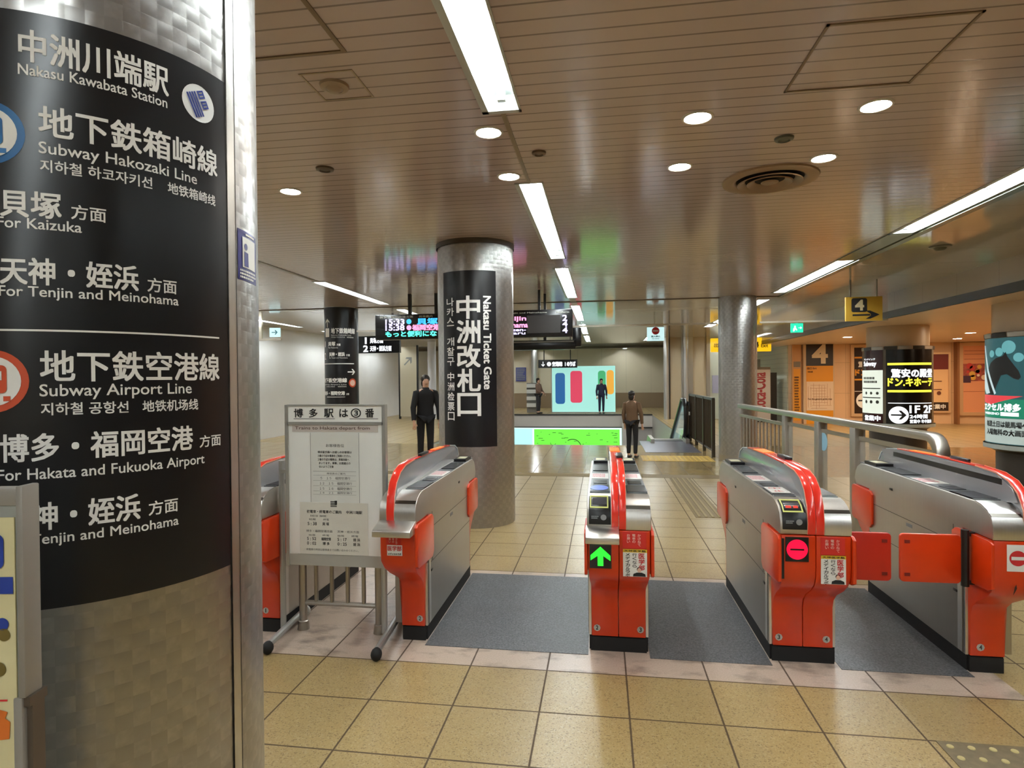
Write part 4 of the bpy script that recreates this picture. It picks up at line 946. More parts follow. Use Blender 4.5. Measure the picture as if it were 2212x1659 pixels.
MB().box(3.63, 3.65, 9.51, 9.53, 2.655, ZC).box(3.99, 4.01, 9.51, 9.53, 2.655, ZC).build('hanger', STD, t)
g = flat_y(9.497)
a = MB(); polypts(a, g, rrect(3.645, 3.86, 2.43, 2.635, .03)); a.patch(g, 3.66, 3.9, 2.375, 2.40); polypts(a, g, [(3.84,2.45),(3.90,2.45),(4.03,2.39),(3.90,2.33),(3.84,2.33),(3.91,2.375),(3.91,2.40)]); a.build('number_tile_and_arrow', INK, t, flat=True)
tmesh('number', [('4', 3.70,3.81,2.46,2.605,.008)], flat_y(9.494), mat('pale_number', srgb(206, 190, 150), .5), t)
t = thing('hanging_sign', 'black lit platform sign hanging far off before the stairwell wall', 'sign', (-1.9, 25, 1.95))
MB().box(-2.62, -1.0, 25, 25.1, 1.93, 2.27).build('case', DBLK, t); MB().box(-2.4, -2.36, 25.03, 25.07, 2.27, ZC).box(-1.3, -1.26, 25.03, 25.07, 2.27, ZC).build('hanger', BLACK, t)
g = flat_y(24.997); a = MB(); arrow(a, g, -2.42, 2.09, .2, -pi/2); discpts(a, g, -2.17, 2.09, .09); a.build('arrow_and_dot', LWH, t, flat=True)
tmesh('lettering', [('空港線', -2.03,-1.62,2.0,2.18,.01), ('1 のりば', -1.5,-1.08,2.0,2.18,.01)], g, LWH, t)
t = thing('exit_sign', 'yellow lit sign partly hidden behind the bare distant column', 'sign', (4.3, 19.5, 2.2))
MB().box(3.38, 5.18, 19.5, 19.6, 2.27, 2.70).build('lit_case', emat('lit_yellow', (1, .56, .01, 1), .9), t, bevel=.02)
MB().box(3.9, 3.94, 19.53, 19.57, 2.70, ZC).box(4.9, 4.94, 19.53, 19.57, 2.70, ZC).build('hanger', STD, t)
g = flat_y(19.496); tmesh('lettering', [('出口 4', 4.35,4.80,2.38,2.60,.008), ('Exit', 4.88,5.08,2.40,2.5,.003), ('出口', 3.48,3.75,2.42,2.55,.003)], g, INK, t)
t = thing('emergency_exit_sign', 'small green lit emergency exit sign under the glass smoke barrier rail', 'sign', (3.40, 11.2, 2.27))
MB().box(3.30, 3.50, 11.18, 11.22, 2.265, 2.425).build('lit_case', emat('lit_green', (.02, .75, .42, 1), 1.0), t)
MB().box(3.38, 3.42, 11.19, 11.21, 2.425, 2.44).build('hanger', STD, t)
a = MB(); g = flat_y(11.177); discpts(a, g, 3.365, 2.37, .014); polypts(a, g, [(3.33,2.285),(3.352,2.285),(3.372,2.32),(3.392,2.295),(3.402,2.308),(3.38,2.35),(3.355,2.357),(3.335,2.333)]); arrow(a, g, 3.45, 2.345, .06); a.build('running_figure', LWH, t, flat=True)

# ------------------------------------------------------------------ advert columns in the passage
def ad_column(x, y, lab):
    t = thing('advert_column', lab, 'column', (x, y, 0))
    MB().lathe([(.50,0),(.50,.42),(.56,.46)], (x,y,0), 64).build('base', mat('column_base_dark', srgb(58, 52, 46), .4), t)
    MB().lathe([(.56,.46),(.64,.48),(.64,.54)], (x,y,0), 64).build('lower_lip', mat('lip_pale', srgb(180, 190, 188), .3), t)
    MB().lathe([(.605,.54),(.605,2.0)], (x,y,0), 64).build('drum', mat('drum_grey', srgb(112, 100, 82), .4), t)
    for i in range(16): 
        a0 = 2*pi*i/16; MB().lathe([(.625,2.0),(.63,2.06),(.60,2.07)], (x,y,0), 4, a0, a0+2*pi/16*.94).build('top_clip', STD if i % 2 else mat('clip_dark', srgb(50, 46, 42), .4), t)
    MB().lathe([(.545,2.0),(.545,ZL)], (x,y,0), 64).build('upper_shaft', mat('upper_shaft', srgb(196, 172, 142), .4), t)
    return t
AX, AY = 5.95, 13.25
ad_column(AX, AY, 'far round advert column with the black store advert in the passage')
ka = lambda u, v: on_cyl(AX, AY, .626)(u, v)
ka0 = lambda u, v: on_cyl(AX, AY, .622)(u, v)
AD = lambda n, c, s=.55: emat(n, c, s)
t = thing('advert_panel', 'black curved lit store advert with yellow lines on the far column', 'advert', (AX, AY-.62, .55))
curved_sheet(AX, AY, .606, -.443, .44, .545, 2.0, .014, 20).build('lit_sheet', mat('ad_black', srgb(16, 15, 16), .2), t)
for v in (1.715, 1.185): MB().patch(ka, -.43, .43, v-.022, v+.022, 16, 1).build('yellow_bar', emat('ad_yellow', (1, .9, .06, 1), 1.3), t, flat=True)
tmesh('white_lettering', [('驚安の殿堂', -.363,.44,1.455,1.615,.006), ('1F 2F', -.058,.435,.765,.905,.006), ('24時間', -.058,.30,.655,.735,.003), ('営業中 年中無休', -.058,.42,.565,.635,.002)], ka, LWH, t, maxlen=.06)
tmesh('yellow_lettering', [('ドン.キホーテ', -.42,.44,1.285,1.44,.006)], ka, emat('ad_yellow', (1, .9, .06, 1), 1.3), t, maxlen=.06)
a = MB(); discpts(a, ka, -.243, .72, .168); a.patch(ka, -.42, .43, .945, .958, 16, 1); a.build('white_disc', LWH, t, flat=True)
a = MB(); arrow(a, lambda u, v: on_cyl(AX, AY, .629)(u, v), -.243, .72, .26); a.build('disc_arrow', INK, t, flat=True)
t = thing('advert_panel', 'narrow lit menu advert with maroon header on the far column', 'advert', (AX-.5, AY-.3, .55))
curved_sheet(AX, AY, .606, -1.12, -.50, .545, 2.0, .014, 16).build('lit_sheet', mat('ad_maroon', srgb(58, 24, 26), .2), t)
a = MB(); a.patch(ka, -1.1, -.512, .735, 1.60, 10, 1); a.build('menu_panel', emat('menu_white', (.78, .84, .72, 1), .85), t, flat=True)
tmesh('header_script', [('Subway', -.99,-.64,1.66,1.78,.004), ('サンドイッチ', -.98,-.66,1.80,1.84,.001)], ka, LWH, t, maxlen=.06)
a = MB(); kb = lambda u, v: on_cyl(AX, AY, .628)(u, v)
for v in (1.236, 1.05): a.patch(kb, -1.06, -.56, v-.01, v+.01, 8, 1)
for u in (-.9, -.76, -.62): discpts(a, kb, u, .965, .035, 12); discpts(a, kb, u, 1.14, .03, 12)
dashes(a, kb, -1.0, -.6, 1.33, 1.48, 2, 6); a.build('menu_print', mat('menu_ink', srgb(60, 62, 54), .5), t, flat=True)
tmesh('footer_lettering', [('営業中', -.95,-.56,.59,.69,.005)], ka, LWH, t, maxlen=.06)
BX, BY = 5.95, 9.18
ad_column(BX, BY, 'near round advert column at the right edge with the horse racing poster')
t = thing('advert_panel', 'teal curved lit horse racing poster at the right edge', 'advert', (BX-.4, BY-.45, .55))
curved_sheet(BX, BY, .606, -1.21, -.08, .55, 1.99, .014, 24).build('lit_sheet', emat('ad_teal', (.02, .09, .10, 1), .8), t)
kb = lambda u, v: on_cyl(BX, BY, .6225)(u, v); kc2 = lambda u, v: on_cyl(BX, BY, .6245)(u, v); kd = lambda u, v: on_cyl(BX, BY, .6265)(u, v)
a = MB()
for u, v, r in ((-.72,1.86,.09),(-.85,1.80,.06),(-.60,1.72,.06),(-.98,1.78,.05),(-.45,1.85,.07),(-.3,1.7,.05)): discpts(a, kb, u, v, r, 20)
a.build('background_glow_spots', emat('ad_teal_spot', (.12, .36, .38, 1), .9), t, flat=True)
a = MB(); polypts(a, kc2, [(-1.15,1.22),(-1.12,1.50),(-1.0,1.66),(-.90,1.72),(-.80,1.74),(-.755,1.80),(-.735,1.74),(-.68,1.66),(-.60,1.54),(-.575,1.46),(-.60,1.42),(-.66,1.44),(-.74,1.50),(-.82,1.48),(-.88,1.36),(-.95,1.22)]); a.build('horse_head', mat('ad_horse', srgb(26, 24, 26), .4), t, flat=True)
a = MB(); polypts(a, kd, [(-1.2,1.9),(-1.16,1.9),(-1.05,1.55),(-.90,1.24),(-.93,1.22),(-1.09,1.53)]); polypts(a, kd, [(-1.2,1.58),(-1.14,1.5),(-1.02,1.24),(-1.12,1.22),(-1.2,1.3)]); a.build('rider_white', emat('ad_pale', (.6, .75, .78, 1), .7), t, flat=True)
a = MB(); a.patch(kb, -1.205, -.09, .905, 1.16, 16, 1); a.build('green_band', emat('ad_green', (.01, .20, .11, 1), .9), t, flat=True)
a = MB(); polypts(a, kc2, [(-1.205,1.215),(-.55,1.205),(-1.0,1.08),(-1.205,1.11)]); a.build('red_wedge', emat('ad_red', (.75, .06, .07, 1), .8), t, flat=True)
tmesh('band_lettering', [('エクセル博多', -1.19,-.58,1.0,1.10,.004), ('WEEKEND', -1.17,-.85,.945,.975,.001)], kd, LWH, t, maxlen=.05)
a = MB(); a.patch(kb, -1.205, -.09, .56, .90, 16, 1); a.build('pale_footer', emat('ad_footer', (.42, .5, .46, 1), .8), t, flat=True)
a = MB(); a.patch(kd, -.83, -.60, .935, .985, 4, 1); a.build('white_label', LWH, t, flat=True)
tmesh('footer_lettering', [('毎週土日は競馬場へ', -1.1,-.5,.78,.86,.004), ('入場無料の大画面', -1.1,-.5,.67,.75,.004)], kd, INK, t, maxlen=.05)

# ------------------------------------------------------------------ passage wall boards
t = thing('exit_board', 'tall exit board with big white 4 above yellow panel and area map', 'sign', (6.7, 19.9, 0))
MB().box(6.22, 6.30, 19.86, 20, 0, 2.62).box(7.10, 7.14, 19.9, 20, 0, 2.62).build('side_frame', mat('board_side', srgb(206, 176, 140), .4), t)
MB().box(6.30, 7.10, 19.9, 20, 0, 2.60).build('yellow_panel', mat('board_yellow', srgb(226, 150, 22), .45), t)
MB().box(6.30, 7.10, 19.89, 19.9, 1.81, 2.60).build('black_panel', mat('board_black', srgb(36, 24, 20), .4), t)
tmesh('number', [('4', 6.50,6.92,1.90,2.45,.025)], flat_y(19.886), mat('board_pale', srgb(226, 206, 176), .5), t)
MB().box(6.32, 7.10, 19.89, 19.9, .42, 1.32).build('area_map', mat('map_paper', srgb(228, 202, 172), .5), t)
a = MB(); g = flat_y(19.887); rg = random.Random(3)
for k in range(9): u = 6.36+.08*k; a.patch(g, u, u+.012, .46+.2*rg.random(), 1.28-.2*rg.random())
for k in range(9): v = .48+.09*k; a.patch(g, 6.34+.2*rg.random(), 7.06-.2*rg.random(), v, v+.012)
a.build('map_streets', mat('map_line', srgb(196, 150, 116), .5), t, flat=True)
tmesh('lettering', [('出口 Exit', 6.34,6.62,1.70,1.77,.002), ('冷泉公園', 6.36,6.5,1.60,1.65,.001), ('For the general guide map', 6.36,7.06,.74,.80,.002)], g, mat('board_brown_ink', srgb(90, 56, 20), .5), t)
t = thing('side_board', 'narrow yellow notice board on the wall end left of the exit board', 'sign', (6.05, 19.95, 0))
MB().box(5.91, 6.17, 19.93, 19.995, 0, 2.62).build('pilaster_face', mat('pilaster', srgb(206, 152, 96), .4), t)
MB().box(5.95, 6.15, 19.92, 19.93, .1, 1.72).build('yellow_panel', mat('board_yellow', srgb(226, 150, 22), .45), t)
MB().box(5.95, 6.15, 19.92, 19.93, 1.78, 1.95).build('grey_panel', mat('board_grey', srgb(126, 112, 92), .4), t)
a = MB(); dashes(a, flat_y(19.917), 5.97, 6.12, .3, 1.5, 14, 9); a.build('small_print', mat('board_brown_ink', srgb(90, 56, 20), .5), t, flat=True)
def framed(name, lab, x0, x1, z0, z1, y=19.95, fr=.09):
    t = thing(name, lab, 'poster', ((x0+x1)/2, y, z0))
    MB().box(x0-fr, x0, y-.03, 20, z0-fr, z1+fr).box(x1, x1+fr, y-.03, 20, z0-fr, z1+fr).box(x0, x1, y-.03, 20, z1, z1+fr).box(x0, x1, y-.03, 20, z0-fr, z0).build('frame', mat('poster_frame', srgb(222, 184, 142), .35, .3), t)
    return t
t = framed('framed_poster', 'black framed store poster half hidden behind the far advert column', 7.72, 9.0, .32, 2.36)
MB().box(7.72, 9.0, 19.95, 20, .32, 2.36).build('sheet', mat('ad_black2', srgb(46, 26, 18), .3), t)
g = flat_y(19.947)
for v in (2.05, 1.37): MB().patch(g, 7.74, 8.98, v-.025, v+.025).build('orange_bar', mat('bar_orange', srgb(236, 160, 40), .4), t, flat=True)
tmesh('white_lettering', [('驚安の殿堂', 7.85,8.9,1.76,1.92,.01)], g, WHITE, t); tmesh('yellow_lettering', [('ドン.キホーテ', 7.76,8.96,1.50,1.68,.012)], g, mat('bar_orange', srgb(236, 160, 40), .4), t)
a = MB(); discpts(a, g, 8.02, .72, .24); a.patch(g, 7.74, 8.98, 1.0, 1.015); a.build('white_disc', WHITE, t, flat=True)
a = MB(); arrow(a, flat_y(19.944), 8.02, .72, .36); a.build('disc_arrow', INK, t, flat=True)
t = framed('framed_poster', 'narrow menu poster with dark red header right of the far advert column', 9.7, 10.38, .40, 2.12, fr=.06)
MB().box(9.7, 10.38, 19.95, 20, .40, 2.12).build('sheet', mat('menu_peach', srgb(236, 192, 142), .4), t)
MB().box(9.7, 10.38, 19.94, 19.95, 1.66, 2.12).build('red_header', mat('menu_red', srgb(116, 30, 26), .4), t)
MB().box(9.7, 10.38, 19.94, 19.95, .40, .66).build('dark_footer', mat('menu_dark', srgb(56, 36, 26), .4), t)
g = flat_y(19.937); a = MB()
for v in (1.3, 1.05): a.patch(g, 9.8, 10.2, v-.012, v+.012)
for u in (9.9, 10.12): discpts(a, g, u, .94, .06, 16)
a.build('menu_print', mat('menu_ink2', srgb(110, 60, 40), .5), t, flat=True)
tmesh('footer_lettering', [('営業中', 9.85,10.3,.46,.60,.005)], g, WHITE, t)
t = framed('framed_poster', 'large framed food photo poster with pink spread at right of the passage', 10.78, 12.6, .36, 2.36, fr=.1)
MB().box(10.78, 12.6, 19.95, 20, .36, 2.36).build('sheet', mat('food_peach', srgb(232, 160, 118), .4), t)
MB().box(10.78, 12.6, 19.945, 19.95, 1.30, 1.82).build('photo_panel', mat('food_photo', srgb(190, 96, 84), .4, noise=.5, nscale=9), t)
MB().box(10.78, 11.0, 19.94, 19.945, 1.25, 1.46).build('dark_corner', mat('food_dark', srgb(74, 48, 70), .4), t)
g = flat_y(19.942); rg = random.Random(11)
for nm, c in (('red_dishes', (206, 66, 62)), ('cream_dishes', (240, 214, 190)), ('yellow_dishes', (226, 176, 80))):
    a = MB()
    for k in range(8): discpts(a, g, 10.9+1.6*rg.random(), 1.38+.38*rg.random(), .04+.05*rg.random(), 14)
    a.build(nm, mat(nm, srgb(*c), .4), t, flat=True)
a = MB()
for v in (2.2, 2.1, 1.95): a.patch(g, 10.82, 12.5, v, v+.015)
a.patch(g, 10.8, 12.5, .98, .99); a.build('poster_rules', mat('food_rule', srgb(176, 100, 76), .4), t, flat=True)
tag(MB().box(10.56, 10.62, 19.8, 20, 0, 2.48).build('wall_pilaster', mat('pilaster2', srgb(150, 100, 60), .4)), 'slim brown pilaster between the menu poster and the food poster', 'pilaster')

# vending machine behind the fence
t = thing('vending_machine', 'white drinks vending machine with red script on its side', 'vending machine', (4.9, 20.9, 0))
MB().box(4.42, 5.44, 20.6, 21.4, 0.04, 1.72).build('body', mat('vending_white', srgb(206, 198, 192), .35), t, bevel=.01)
MB().box(5.46, 5.66, 20.7, 21.4, .04, 1.62).build('dark_side', mat('vending_dark', srgb(38, 34, 30), .4), t)
MB().box(4.42, 5.44, 20.62, 21.4, 1.72, 1.80).build('top_cover', mat('vending_top', srgb(120, 106, 90), .4), t)
sk = lambda u, v: (u+.18*(v-1.0)*0, 20.597, v)
tmesh('red_script', [('Coca-Cola', 4.86,5.28,.36,1.62,.010,-90)], sk, mat('script_red', srgb(170, 60, 66), .4), t)
MB().box(4.44, 5.4, 20.62, 21.3, 0, .04).build('feet_plinth', BLACK, t)
tag(MB().box(4.45, 5.35, 21.5, 21.9, 0, 2.08).build('locker_cabinet', mat('cabinet_grey', srgb(120, 116, 98), .4)), 'grey cabinet rising behind the vending machine', 'cabinet')

# framed wall panels between steel posts, beyond the escalator
t = thing('partition_wall', 'beige partition with upright steel posts far behind the escalator', 'partition', (3.0, 22, 0))
SPM = mat('slim_post_steel', srgb(196, 194, 190), .3, .8)
PB = mat('partition_beige', srgb(196, 178, 148), .45)
for a_, b_ in ((2.40, 2.80), (3.20, 3.66)): MB().box(a_, b_, 22.05, 22.1, 0, ZC).build('panel', PB, t)
MB().box(3.78, 4.16, 22.05, 22.1, 0, ZC).build('pale_panel', mat('partition_pale', srgb(206, 208, 190), .4), t)
for a_, b_, mm in ((2.36, 2.41, BLACK), (3.03, 3.2, STD), (3.66, 3.78, STD), (2.80, 2.86, STD)): MB().box(a_, b_, 21.98, 22.12, 0, ZC).build('post', mm, t)
MB().box(3.86, 4.12, 22.03, 22.05, .92, 1.55).build('framed_notice', mat('notice_mauve', srgb(180, 176, 196), .4), t)
for x, lab in ((2.27, 'slim round steel post left of the beige partition'), (2.94, 'slim round steel post in the middle of the beige partition')):
    tag(MB().lathe([(.095,0),(.095,ZC)], (x, 21.9, 0), 24).build('steel_post', SPM, loc=(x, 21.9, 0)), lab, 'post', 'slim steel posts')
tag(MB().lathe([(.16,0),(.16,ZC)], (-6.35, 22, 0), 24).build('steel_post', mat('white_post', srgb(206, 206, 210), .25), loc=(-6.35, 22, 0)), 'white round post far left between sign and middle column', 'post')
t = thing('wall_poster', 'pale upright board with a grey mark far left of the middle column', 'poster', (-7.25, 22, 0))
MB().box(-7.6, -6.95, 22, 22.08, 0.1, 2.75).build('board', mat('pale_board', srgb(186, 176, 152), .4), t); MB().box(-7.66,-7.6,22,22.1,0,2.8).box(-6.95,-6.89,22,22.1,0,2.8).build('frame', BLACK, t)
a = MB(); arrow(a, flat_y(21.997), -7.28, 2.2, .42, pi/4); a.build('grey_arrow', GREYM, t, flat=True)
t = thing('wall_poster', 'orange upright poster on the left wall before the middle column', 'poster', (-8.5, 19, 0))
MB().box(-8.6, -8.57, 18.4, 19.5, 1.0, 2.0).build('sheet', mat('orange_poster', srgb(222, 160, 64), .5), t)
MB().box(-8.6, -8.575, 18.36, 19.54, .96, 2.04).build('frame', ALU, t)

# ------------------------------------------------------------------ stairwell: lit map panel, escalator
t = thing('lit_map_panel', 'long green lit map panel on the far wall of the stairwell', 'lit panel', (-1.45, 24.7, -1.3))
MB().box(-3.8, .78, 24.66, 24.72, -1.30, -.545).build('lit_case', emat('panel_white', (.72, 1, .95, 1), 1.0), t)
MB().box(-2.78, .70, 24.655, 24.66, -1.26, -.60).build('green_map', emat('panel_green', (.16, .82, .06, 1), 1.05), t)
MB().box(-3.75, -2.86, 24.655, 24.66, -1.28, -.57).build('blue_legend', emat('panel_blue', (.45, .85, 1, 1), 1.0), t)
g = flat_y(24.652); a = MB(); rg = random.Random(5)
for k in range(26): u = -2.7+3.3*rg.random(); v = -1.22+.5*rg.random(); a.patch(g, u, u+.03+.16*rg.random(), v, v+.02)
ringpts(a, g, -1.2, -1.35, .33, .36, 20, .2, 2.2); ringpts(a, g, -2.0, -1.15, .1, .12, 20, 3.2, 6.0); a.build('map_marks', mat('map_dark', srgb(30, 70, 40), .5), t, flat=True)
t = thing('lit_board', 'big turquoise lit board with coloured panels beyond the stairwell', 'lit panel', (-.75, 25.6, 0))
MB().box(-2.1, .56, 25.6, 25.8, .06, 2.0).build('case', emat('board_turquoise', (.42, .86, .76, 1), .75), t)
MB().box(-2.1, .56, 25.58, 25.8, 0, .06).box(-2.14, -2.1, 25.58, 25.8, 0, 2.04).build('case_edge', STD, t)
g = flat_y(25.595)
for nm, c, u0, u1, v0, v1 in (('blue_panel', (.02, .12, .34, 1), -1.96, -1.55, .40, 1.72), ('red_panel', (.72, .06, .12, 1), -1.32, -.82, .45, 1.80), ('green_panel', (.06, .42, .16, 1), -.16, .16, .95, 1.80), ('orange_panel', (.85, .42, .05, 1), .20, .50, .8, 1.82)):
    a = MB(); polypts(a, g, rrect(u0, u1, v0, v1, .12)); a.build(nm, emat(nm+'_light', c, .8), t, flat=True)
t = thing('escalator', 'escalator with glass side and black handrail going down behind the gates', 'escalator', (1.55, 16, 0))
MB().box(.86, 1.94, 12.25, 14.40, -.01, .006).build('landing_plate', mat('landing_plate', srgb(112, 112, 124), .3, .5), t)
MB().box(1.10, 1.86, 14.40, 14.75, -.2, .012).build('comb_edge', mat('comb_dark', srgb(30, 30, 34), .4), t)
for k in range(14): MB().box(1.18, 1.86, 14.75+k*.4, 15.15+k*.4, -.4-k*.2, -.01-k*.2).build('step', STD, t)
GB = glass('balustrade_glass', (.55, .85, .95, 1), .05, .35)
for x, xx in ((1.90, 1.90), (1.13, 1.13)):
    pr = [(14.3,.02),(14.18,.5),(14.25,.78),(14.45,.92),(14.75,.93),(20.3,-1.85),(20.3,-2.75),(14.8,.02)]
    if x > 1.5: MB().prism(pr, x-.006, x+.006).build('glass_balustrade', GB, t)
    if x > 1.5: MB().tube([(x,14.5,.08),(x,14.25,.20),(x,14.13,.5),(x,14.19,.80),(x,14.42,.95),(x,14.78,.96),(x,20.3,-1.82)], .055, 10).build('handrail', BLACK, t)
    MB().prism([(13.9,0),(13.9,.10),(14.9,.10),(20.3,-2.6),(20.3,-3),(14.9,-.3)], x-.04, x+.04).build('skirt_panel', STD, t)
MB().box(.75, 1.10, 14.4, 14.42, 0, .30).build('end_plate', STD, t) if False else None
t = thing('side_cabinet', 'black upright equipment box at the foot of the escalator side', 'cabinet', (2.0, 14.9, 0))
MB().box(1.965, 2.008, 14.25, 14.95, 0, .93).build('box', BLACK, t, bevel=.02); MB().box(1.97, 2.0, 14.242, 14.25, .62, .70).build('white_label', STW, t)
tag(MB().box(.80, 1.10, 24.4, 24.7, -3, .02).build('stair_pier', mat('pale_ledge', srgb(190, 182, 172), .4)), 'grey pier at the right end of the green lit panel', 'pier')
t = thing('wall_poster', 'small dark blue notice on the far wall left of the distant woman', 'poster', (-4.2, 30.2, 1.4))
MB().box(-4.32, -3.80, 30.24, 30.3, 1.36, 2.06).build('sheet', mat('notice_navy', srgb(60, 62, 120), .5), t); a = MB(); dashes(a, flat_y(30.237), -4.28, -3.84, 1.42, 2.02, 7, 8); a.build('print', GREYM, t, flat=True)
tag(MB().lathe([(.16,0),(.16,ZC)], (-3.3, 29.6, 0), 20).build('steel_post', SPM, loc=(-3.3, 29.6, 0)), 'steel post on the far floor behind the distant woman', 'post')
t = thing('leaflet_rack', 'white leaflet rack beside the distant woman', 'rack', (-2.95, 26, 0))
for z in (.25, .55, .85, 1.1): MB().box(-3.25, -2.86, 26, 26.25, z, z+.16).build('tray', mat('rack_white', srgb(220, 218, 212), .5), t)
MB().box(-3.27, -2.84, 26.2, 26.26, 0, 1.3).build('back_panel', mat('rack_grey', srgb(120, 116, 110), .5), t)

# ------------------------------------------------------------------ people (small, far off)
def skin_obj(name, verts, edges, m, parent, root=0, sub=1):
    me = bpy.data.meshes.new(name); me.from_pydata([v[:3] for v in verts], edges, [])
    o = bpy.data.objects.new(name, me); COL.objects.link(o)
    o.modifiers.new('s', 'SKIN'); sd = o.modifiers.new('d', 'SUBSURF'); sd.levels = sub; sd.render_levels = sub
    for i, v in enumerate(verts):
        d = me.skin_vertices[0].data[i]; r = v[3]; d.radius = (r, r) if not isinstance(r, tuple) else r; d.use_root = (i == root)
    dg = bpy.context.evaluated_depsgraph_get()
    nm = bpy.data.meshes.new_from_object(o.evaluated_get(dg)); nm.polygons.foreach_set('use_smooth', [True]*len(nm.polygons))
    nm.materials.clear(); nm.materials.append(m)
    bpy.data.objects.remove(o); bpy.data.meshes.remove(me)
    o = bpy.data.objects.new(name, nm); COL.objects.link(o); o.parent = parent; o['_o'] = (0,0,0)
    return o
SKIN = mat('skin', srgb(206, 160, 134), .5); HAIR = mat('dark_hair', srgb(34, 26, 22), .45)
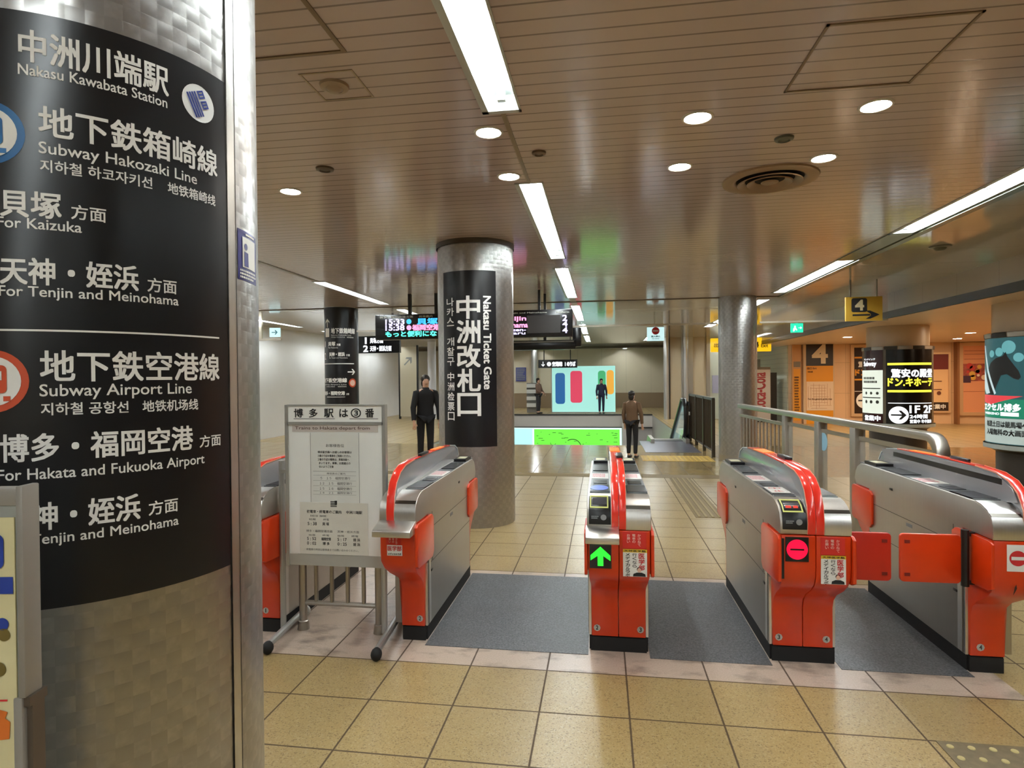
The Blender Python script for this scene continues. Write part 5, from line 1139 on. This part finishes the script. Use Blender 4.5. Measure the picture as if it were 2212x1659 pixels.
def person(lab, x, y, h, rz, top, bottom, skirt=False, lean=0.0, reach=0.0):
    t = thing('person', lab, 'person', (x, y, 0)); t.rotation_euler = (0, 0, rz); k = h/1.68
    S = lambda vs: [tuple(c*k for c in v[:3])+((v[3]*k) if not isinstance(v[3], tuple) else tuple(c*k for c in v[3]),) for v in vs]
    V = [(0,0,.95,.095), (0,0,1.10,.085), (0,-lean*.5,1.27,.09), (0,-lean,1.39,.075), (0,-lean-.005,1.455,.05), (0,-lean-.01,1.52,(.066,.075)), (0,-lean-.012,1.585,(.076,.088)), (0,-lean-.005,1.645,(.062,.075)), (0,-lean-.098,1.565,.016)]
    E = [(0,1),(1,2),(2,3),(3,4),(4,5),(5,6),(6,7),(6,8)]
    arms = []; legs = []
    for s in (-1, 1):
        b = len(V); f = reach if s < 0 else reach*.6
        sh, el = (.17*s,-lean,1.37), (.235*s,-lean-.02-.10*f,1.10); wr = (.235*s-.05*s*f,-lean-.07-.26*f,.87+.20*f); pm = (wr[0], wr[1]-.03-.05*f, wr[2]-.07+.06*f)
        V += [sh+(.052,), el+(.04,), wr+(.027,), pm+((.036,.018),)]; E += [(3,b),(b,b+1),(b+1,b+2),(b+2,b+3)]
        arms.append((sh, el, wr))
        for q in range(4):
            c = len(V); ox = -.027+.018*q
            V += [(pm[0]+ox, pm[1]-.02, pm[2]-.05, .009), (pm[0]+ox, pm[1]-.012, pm[2]-.085-(.012 if q in (1,2) else 0), .008)]; E += [(b+3,c),(c,c+1)]
        c = len(V); V += [(pm[0]-.035*s, pm[1]-.025, pm[2]+.01, .010), (pm[0]-.045*s, pm[1]-.045, pm[2]-.03, .009)]; E += [(b+3,c),(c,c+1)]
        b = len(V); hp, kn, an, to = (.085*s,0,.90), (.09*s,-.01,.50), (.09*s,.02,.085), (.10*s,-.13,.035)
        V += [hp+(.085,), kn+(.058,), an+(.038,), to+(.034,)]; E += [(0,b),(b,b+1),(b+1,b+2),(b+2,b+3)]; legs.append((hp, kn, an, to))
    skin_obj('body', S(V), E, SKIN, t)
    tm = MB(); n = 18
    R_ = [(.86,.165,.120,0), (.98,.162,.118,0), (1.10,.150,.110,lean*.2), (1.25,.178,.126,lean*.5), (1.34,.180,.118,lean*.9), (1.40,.135,.092,lean), (1.435,.075,.068,lean), (1.47,.058,.060,lean)]
    tm.add([(rx*k*cos(2*pi*q/n), (-l+ry*sin(2*pi*q/n))*k, z*k) for z, rx, ry, l in R_ for q in range(n)], [(i*n+q, i*n+(q+1) % n, (i+1)*n+(q+1) % n, (i+1)*n+q) for i in range(len(R_)-1) for q in range(n)])
    for sh, el, wr in arms:
        c_ = lambda a, b, f: tuple((p*(1-f)+q*f)*k for p, q in zip(a, b))
        tm.tube([c_((sh[0]*.75, sh[1], sh[2]+.0), sh, 0), c_(sh, sh, 0), c_(sh, el, .5), c_(el, el, 0), c_(el, wr, .5), c_(el, wr, .97)], [.06*k,.066*k,.058*k,.052*k,.045*k,.04*k], 12)
    o = tm.build('top', top, None, loc=(0,0,0), smooth=80); o.parent = t
    if skirt:
        skirt_mb = MB().lathe([(.13*k,1.0*k),(.17*k,.85*k),(.21*k,.45*k),(.22*k,.34*k)], (0,0,0), 20); o = skirt_mb.build('skirt', bottom, None, loc=(0,0,0)); o.parent = t
    else:
        bv = [(0,0,.98,(.15,.11))]; be = []
        for hp, kn, an, to in legs: b = len(bv); bv += [hp+(.095,), kn+(.068,), (an[0], an[1], .10, .055)]; be += [(0,b),(b,b+1),(b+1,b+2)]
        skin_obj('trousers', S(bv), be, bottom, t)
    for hp, kn, an, to in legs: 
        o = MB().sphere((an[0]*k, (an[1]-.07)*k, .042*k), .05*k, .13*k, .042*k).build('shoe', BLACK, None, loc=(0,0,0)); o.parent = t
    hm = MB(); hm.sphere((0, (-lean+.022)*k, 1.625*k), .086*k, .092*k, .080*k, 14, 10).sphere((0, (-lean+.050)*k, 1.545*k), .074*k, .048*k, .095*k, 12, 8)
    o = hm.build('hair', HAIR, None, loc=(0,0,0)); o.parent = t
    fm = MB()
    for s in (-1, 1): fm.sphere((.03*s*k, (-lean-.083)*k, 1.585*k), .010*k, .006*k, .006*k, 8, 6)
    fm.box(-.022*k, .022*k, (-lean-.088)*k, (-lean-.080)*k, 1.527*k, 1.533*k)
    o = fm.build('face_features', mat('eye_dark', srgb(40, 24, 22), .5), None, loc=(0,0,0)); o.parent = t
    return t
CB, CN, CG = mat('black_cloth', srgb(24, 23, 26), .8), mat('navy_cloth', srgb(40, 40, 66), .8), mat('grey_cloth', srgb(116, 102, 94), .8)
CDK = mat('charcoal_cloth', srgb(52, 50, 52), .8)
person('distant woman in brown top and dark trousers beside the leaflet rack', -2.66, 25.3, 1.50, 1.2, mat('brown_cloth', srgb(124, 96, 80), .8), CDK, reach=.8)
person('person in black top and trousers standing behind the left ticket gate', -2.98, 9.9, 1.56, .5, CB, CB, lean=.05)
person('person in navy clothes before the turquoise lit board', -.02, 24.9-.0+.35, 1.45, .2, CN, CN)
person('person in brown top and black trousers standing before the escalator', .55, 11.35, 1.24, 2.7, mat('tan_cloth', srgb(104, 78, 54), .8), CB)
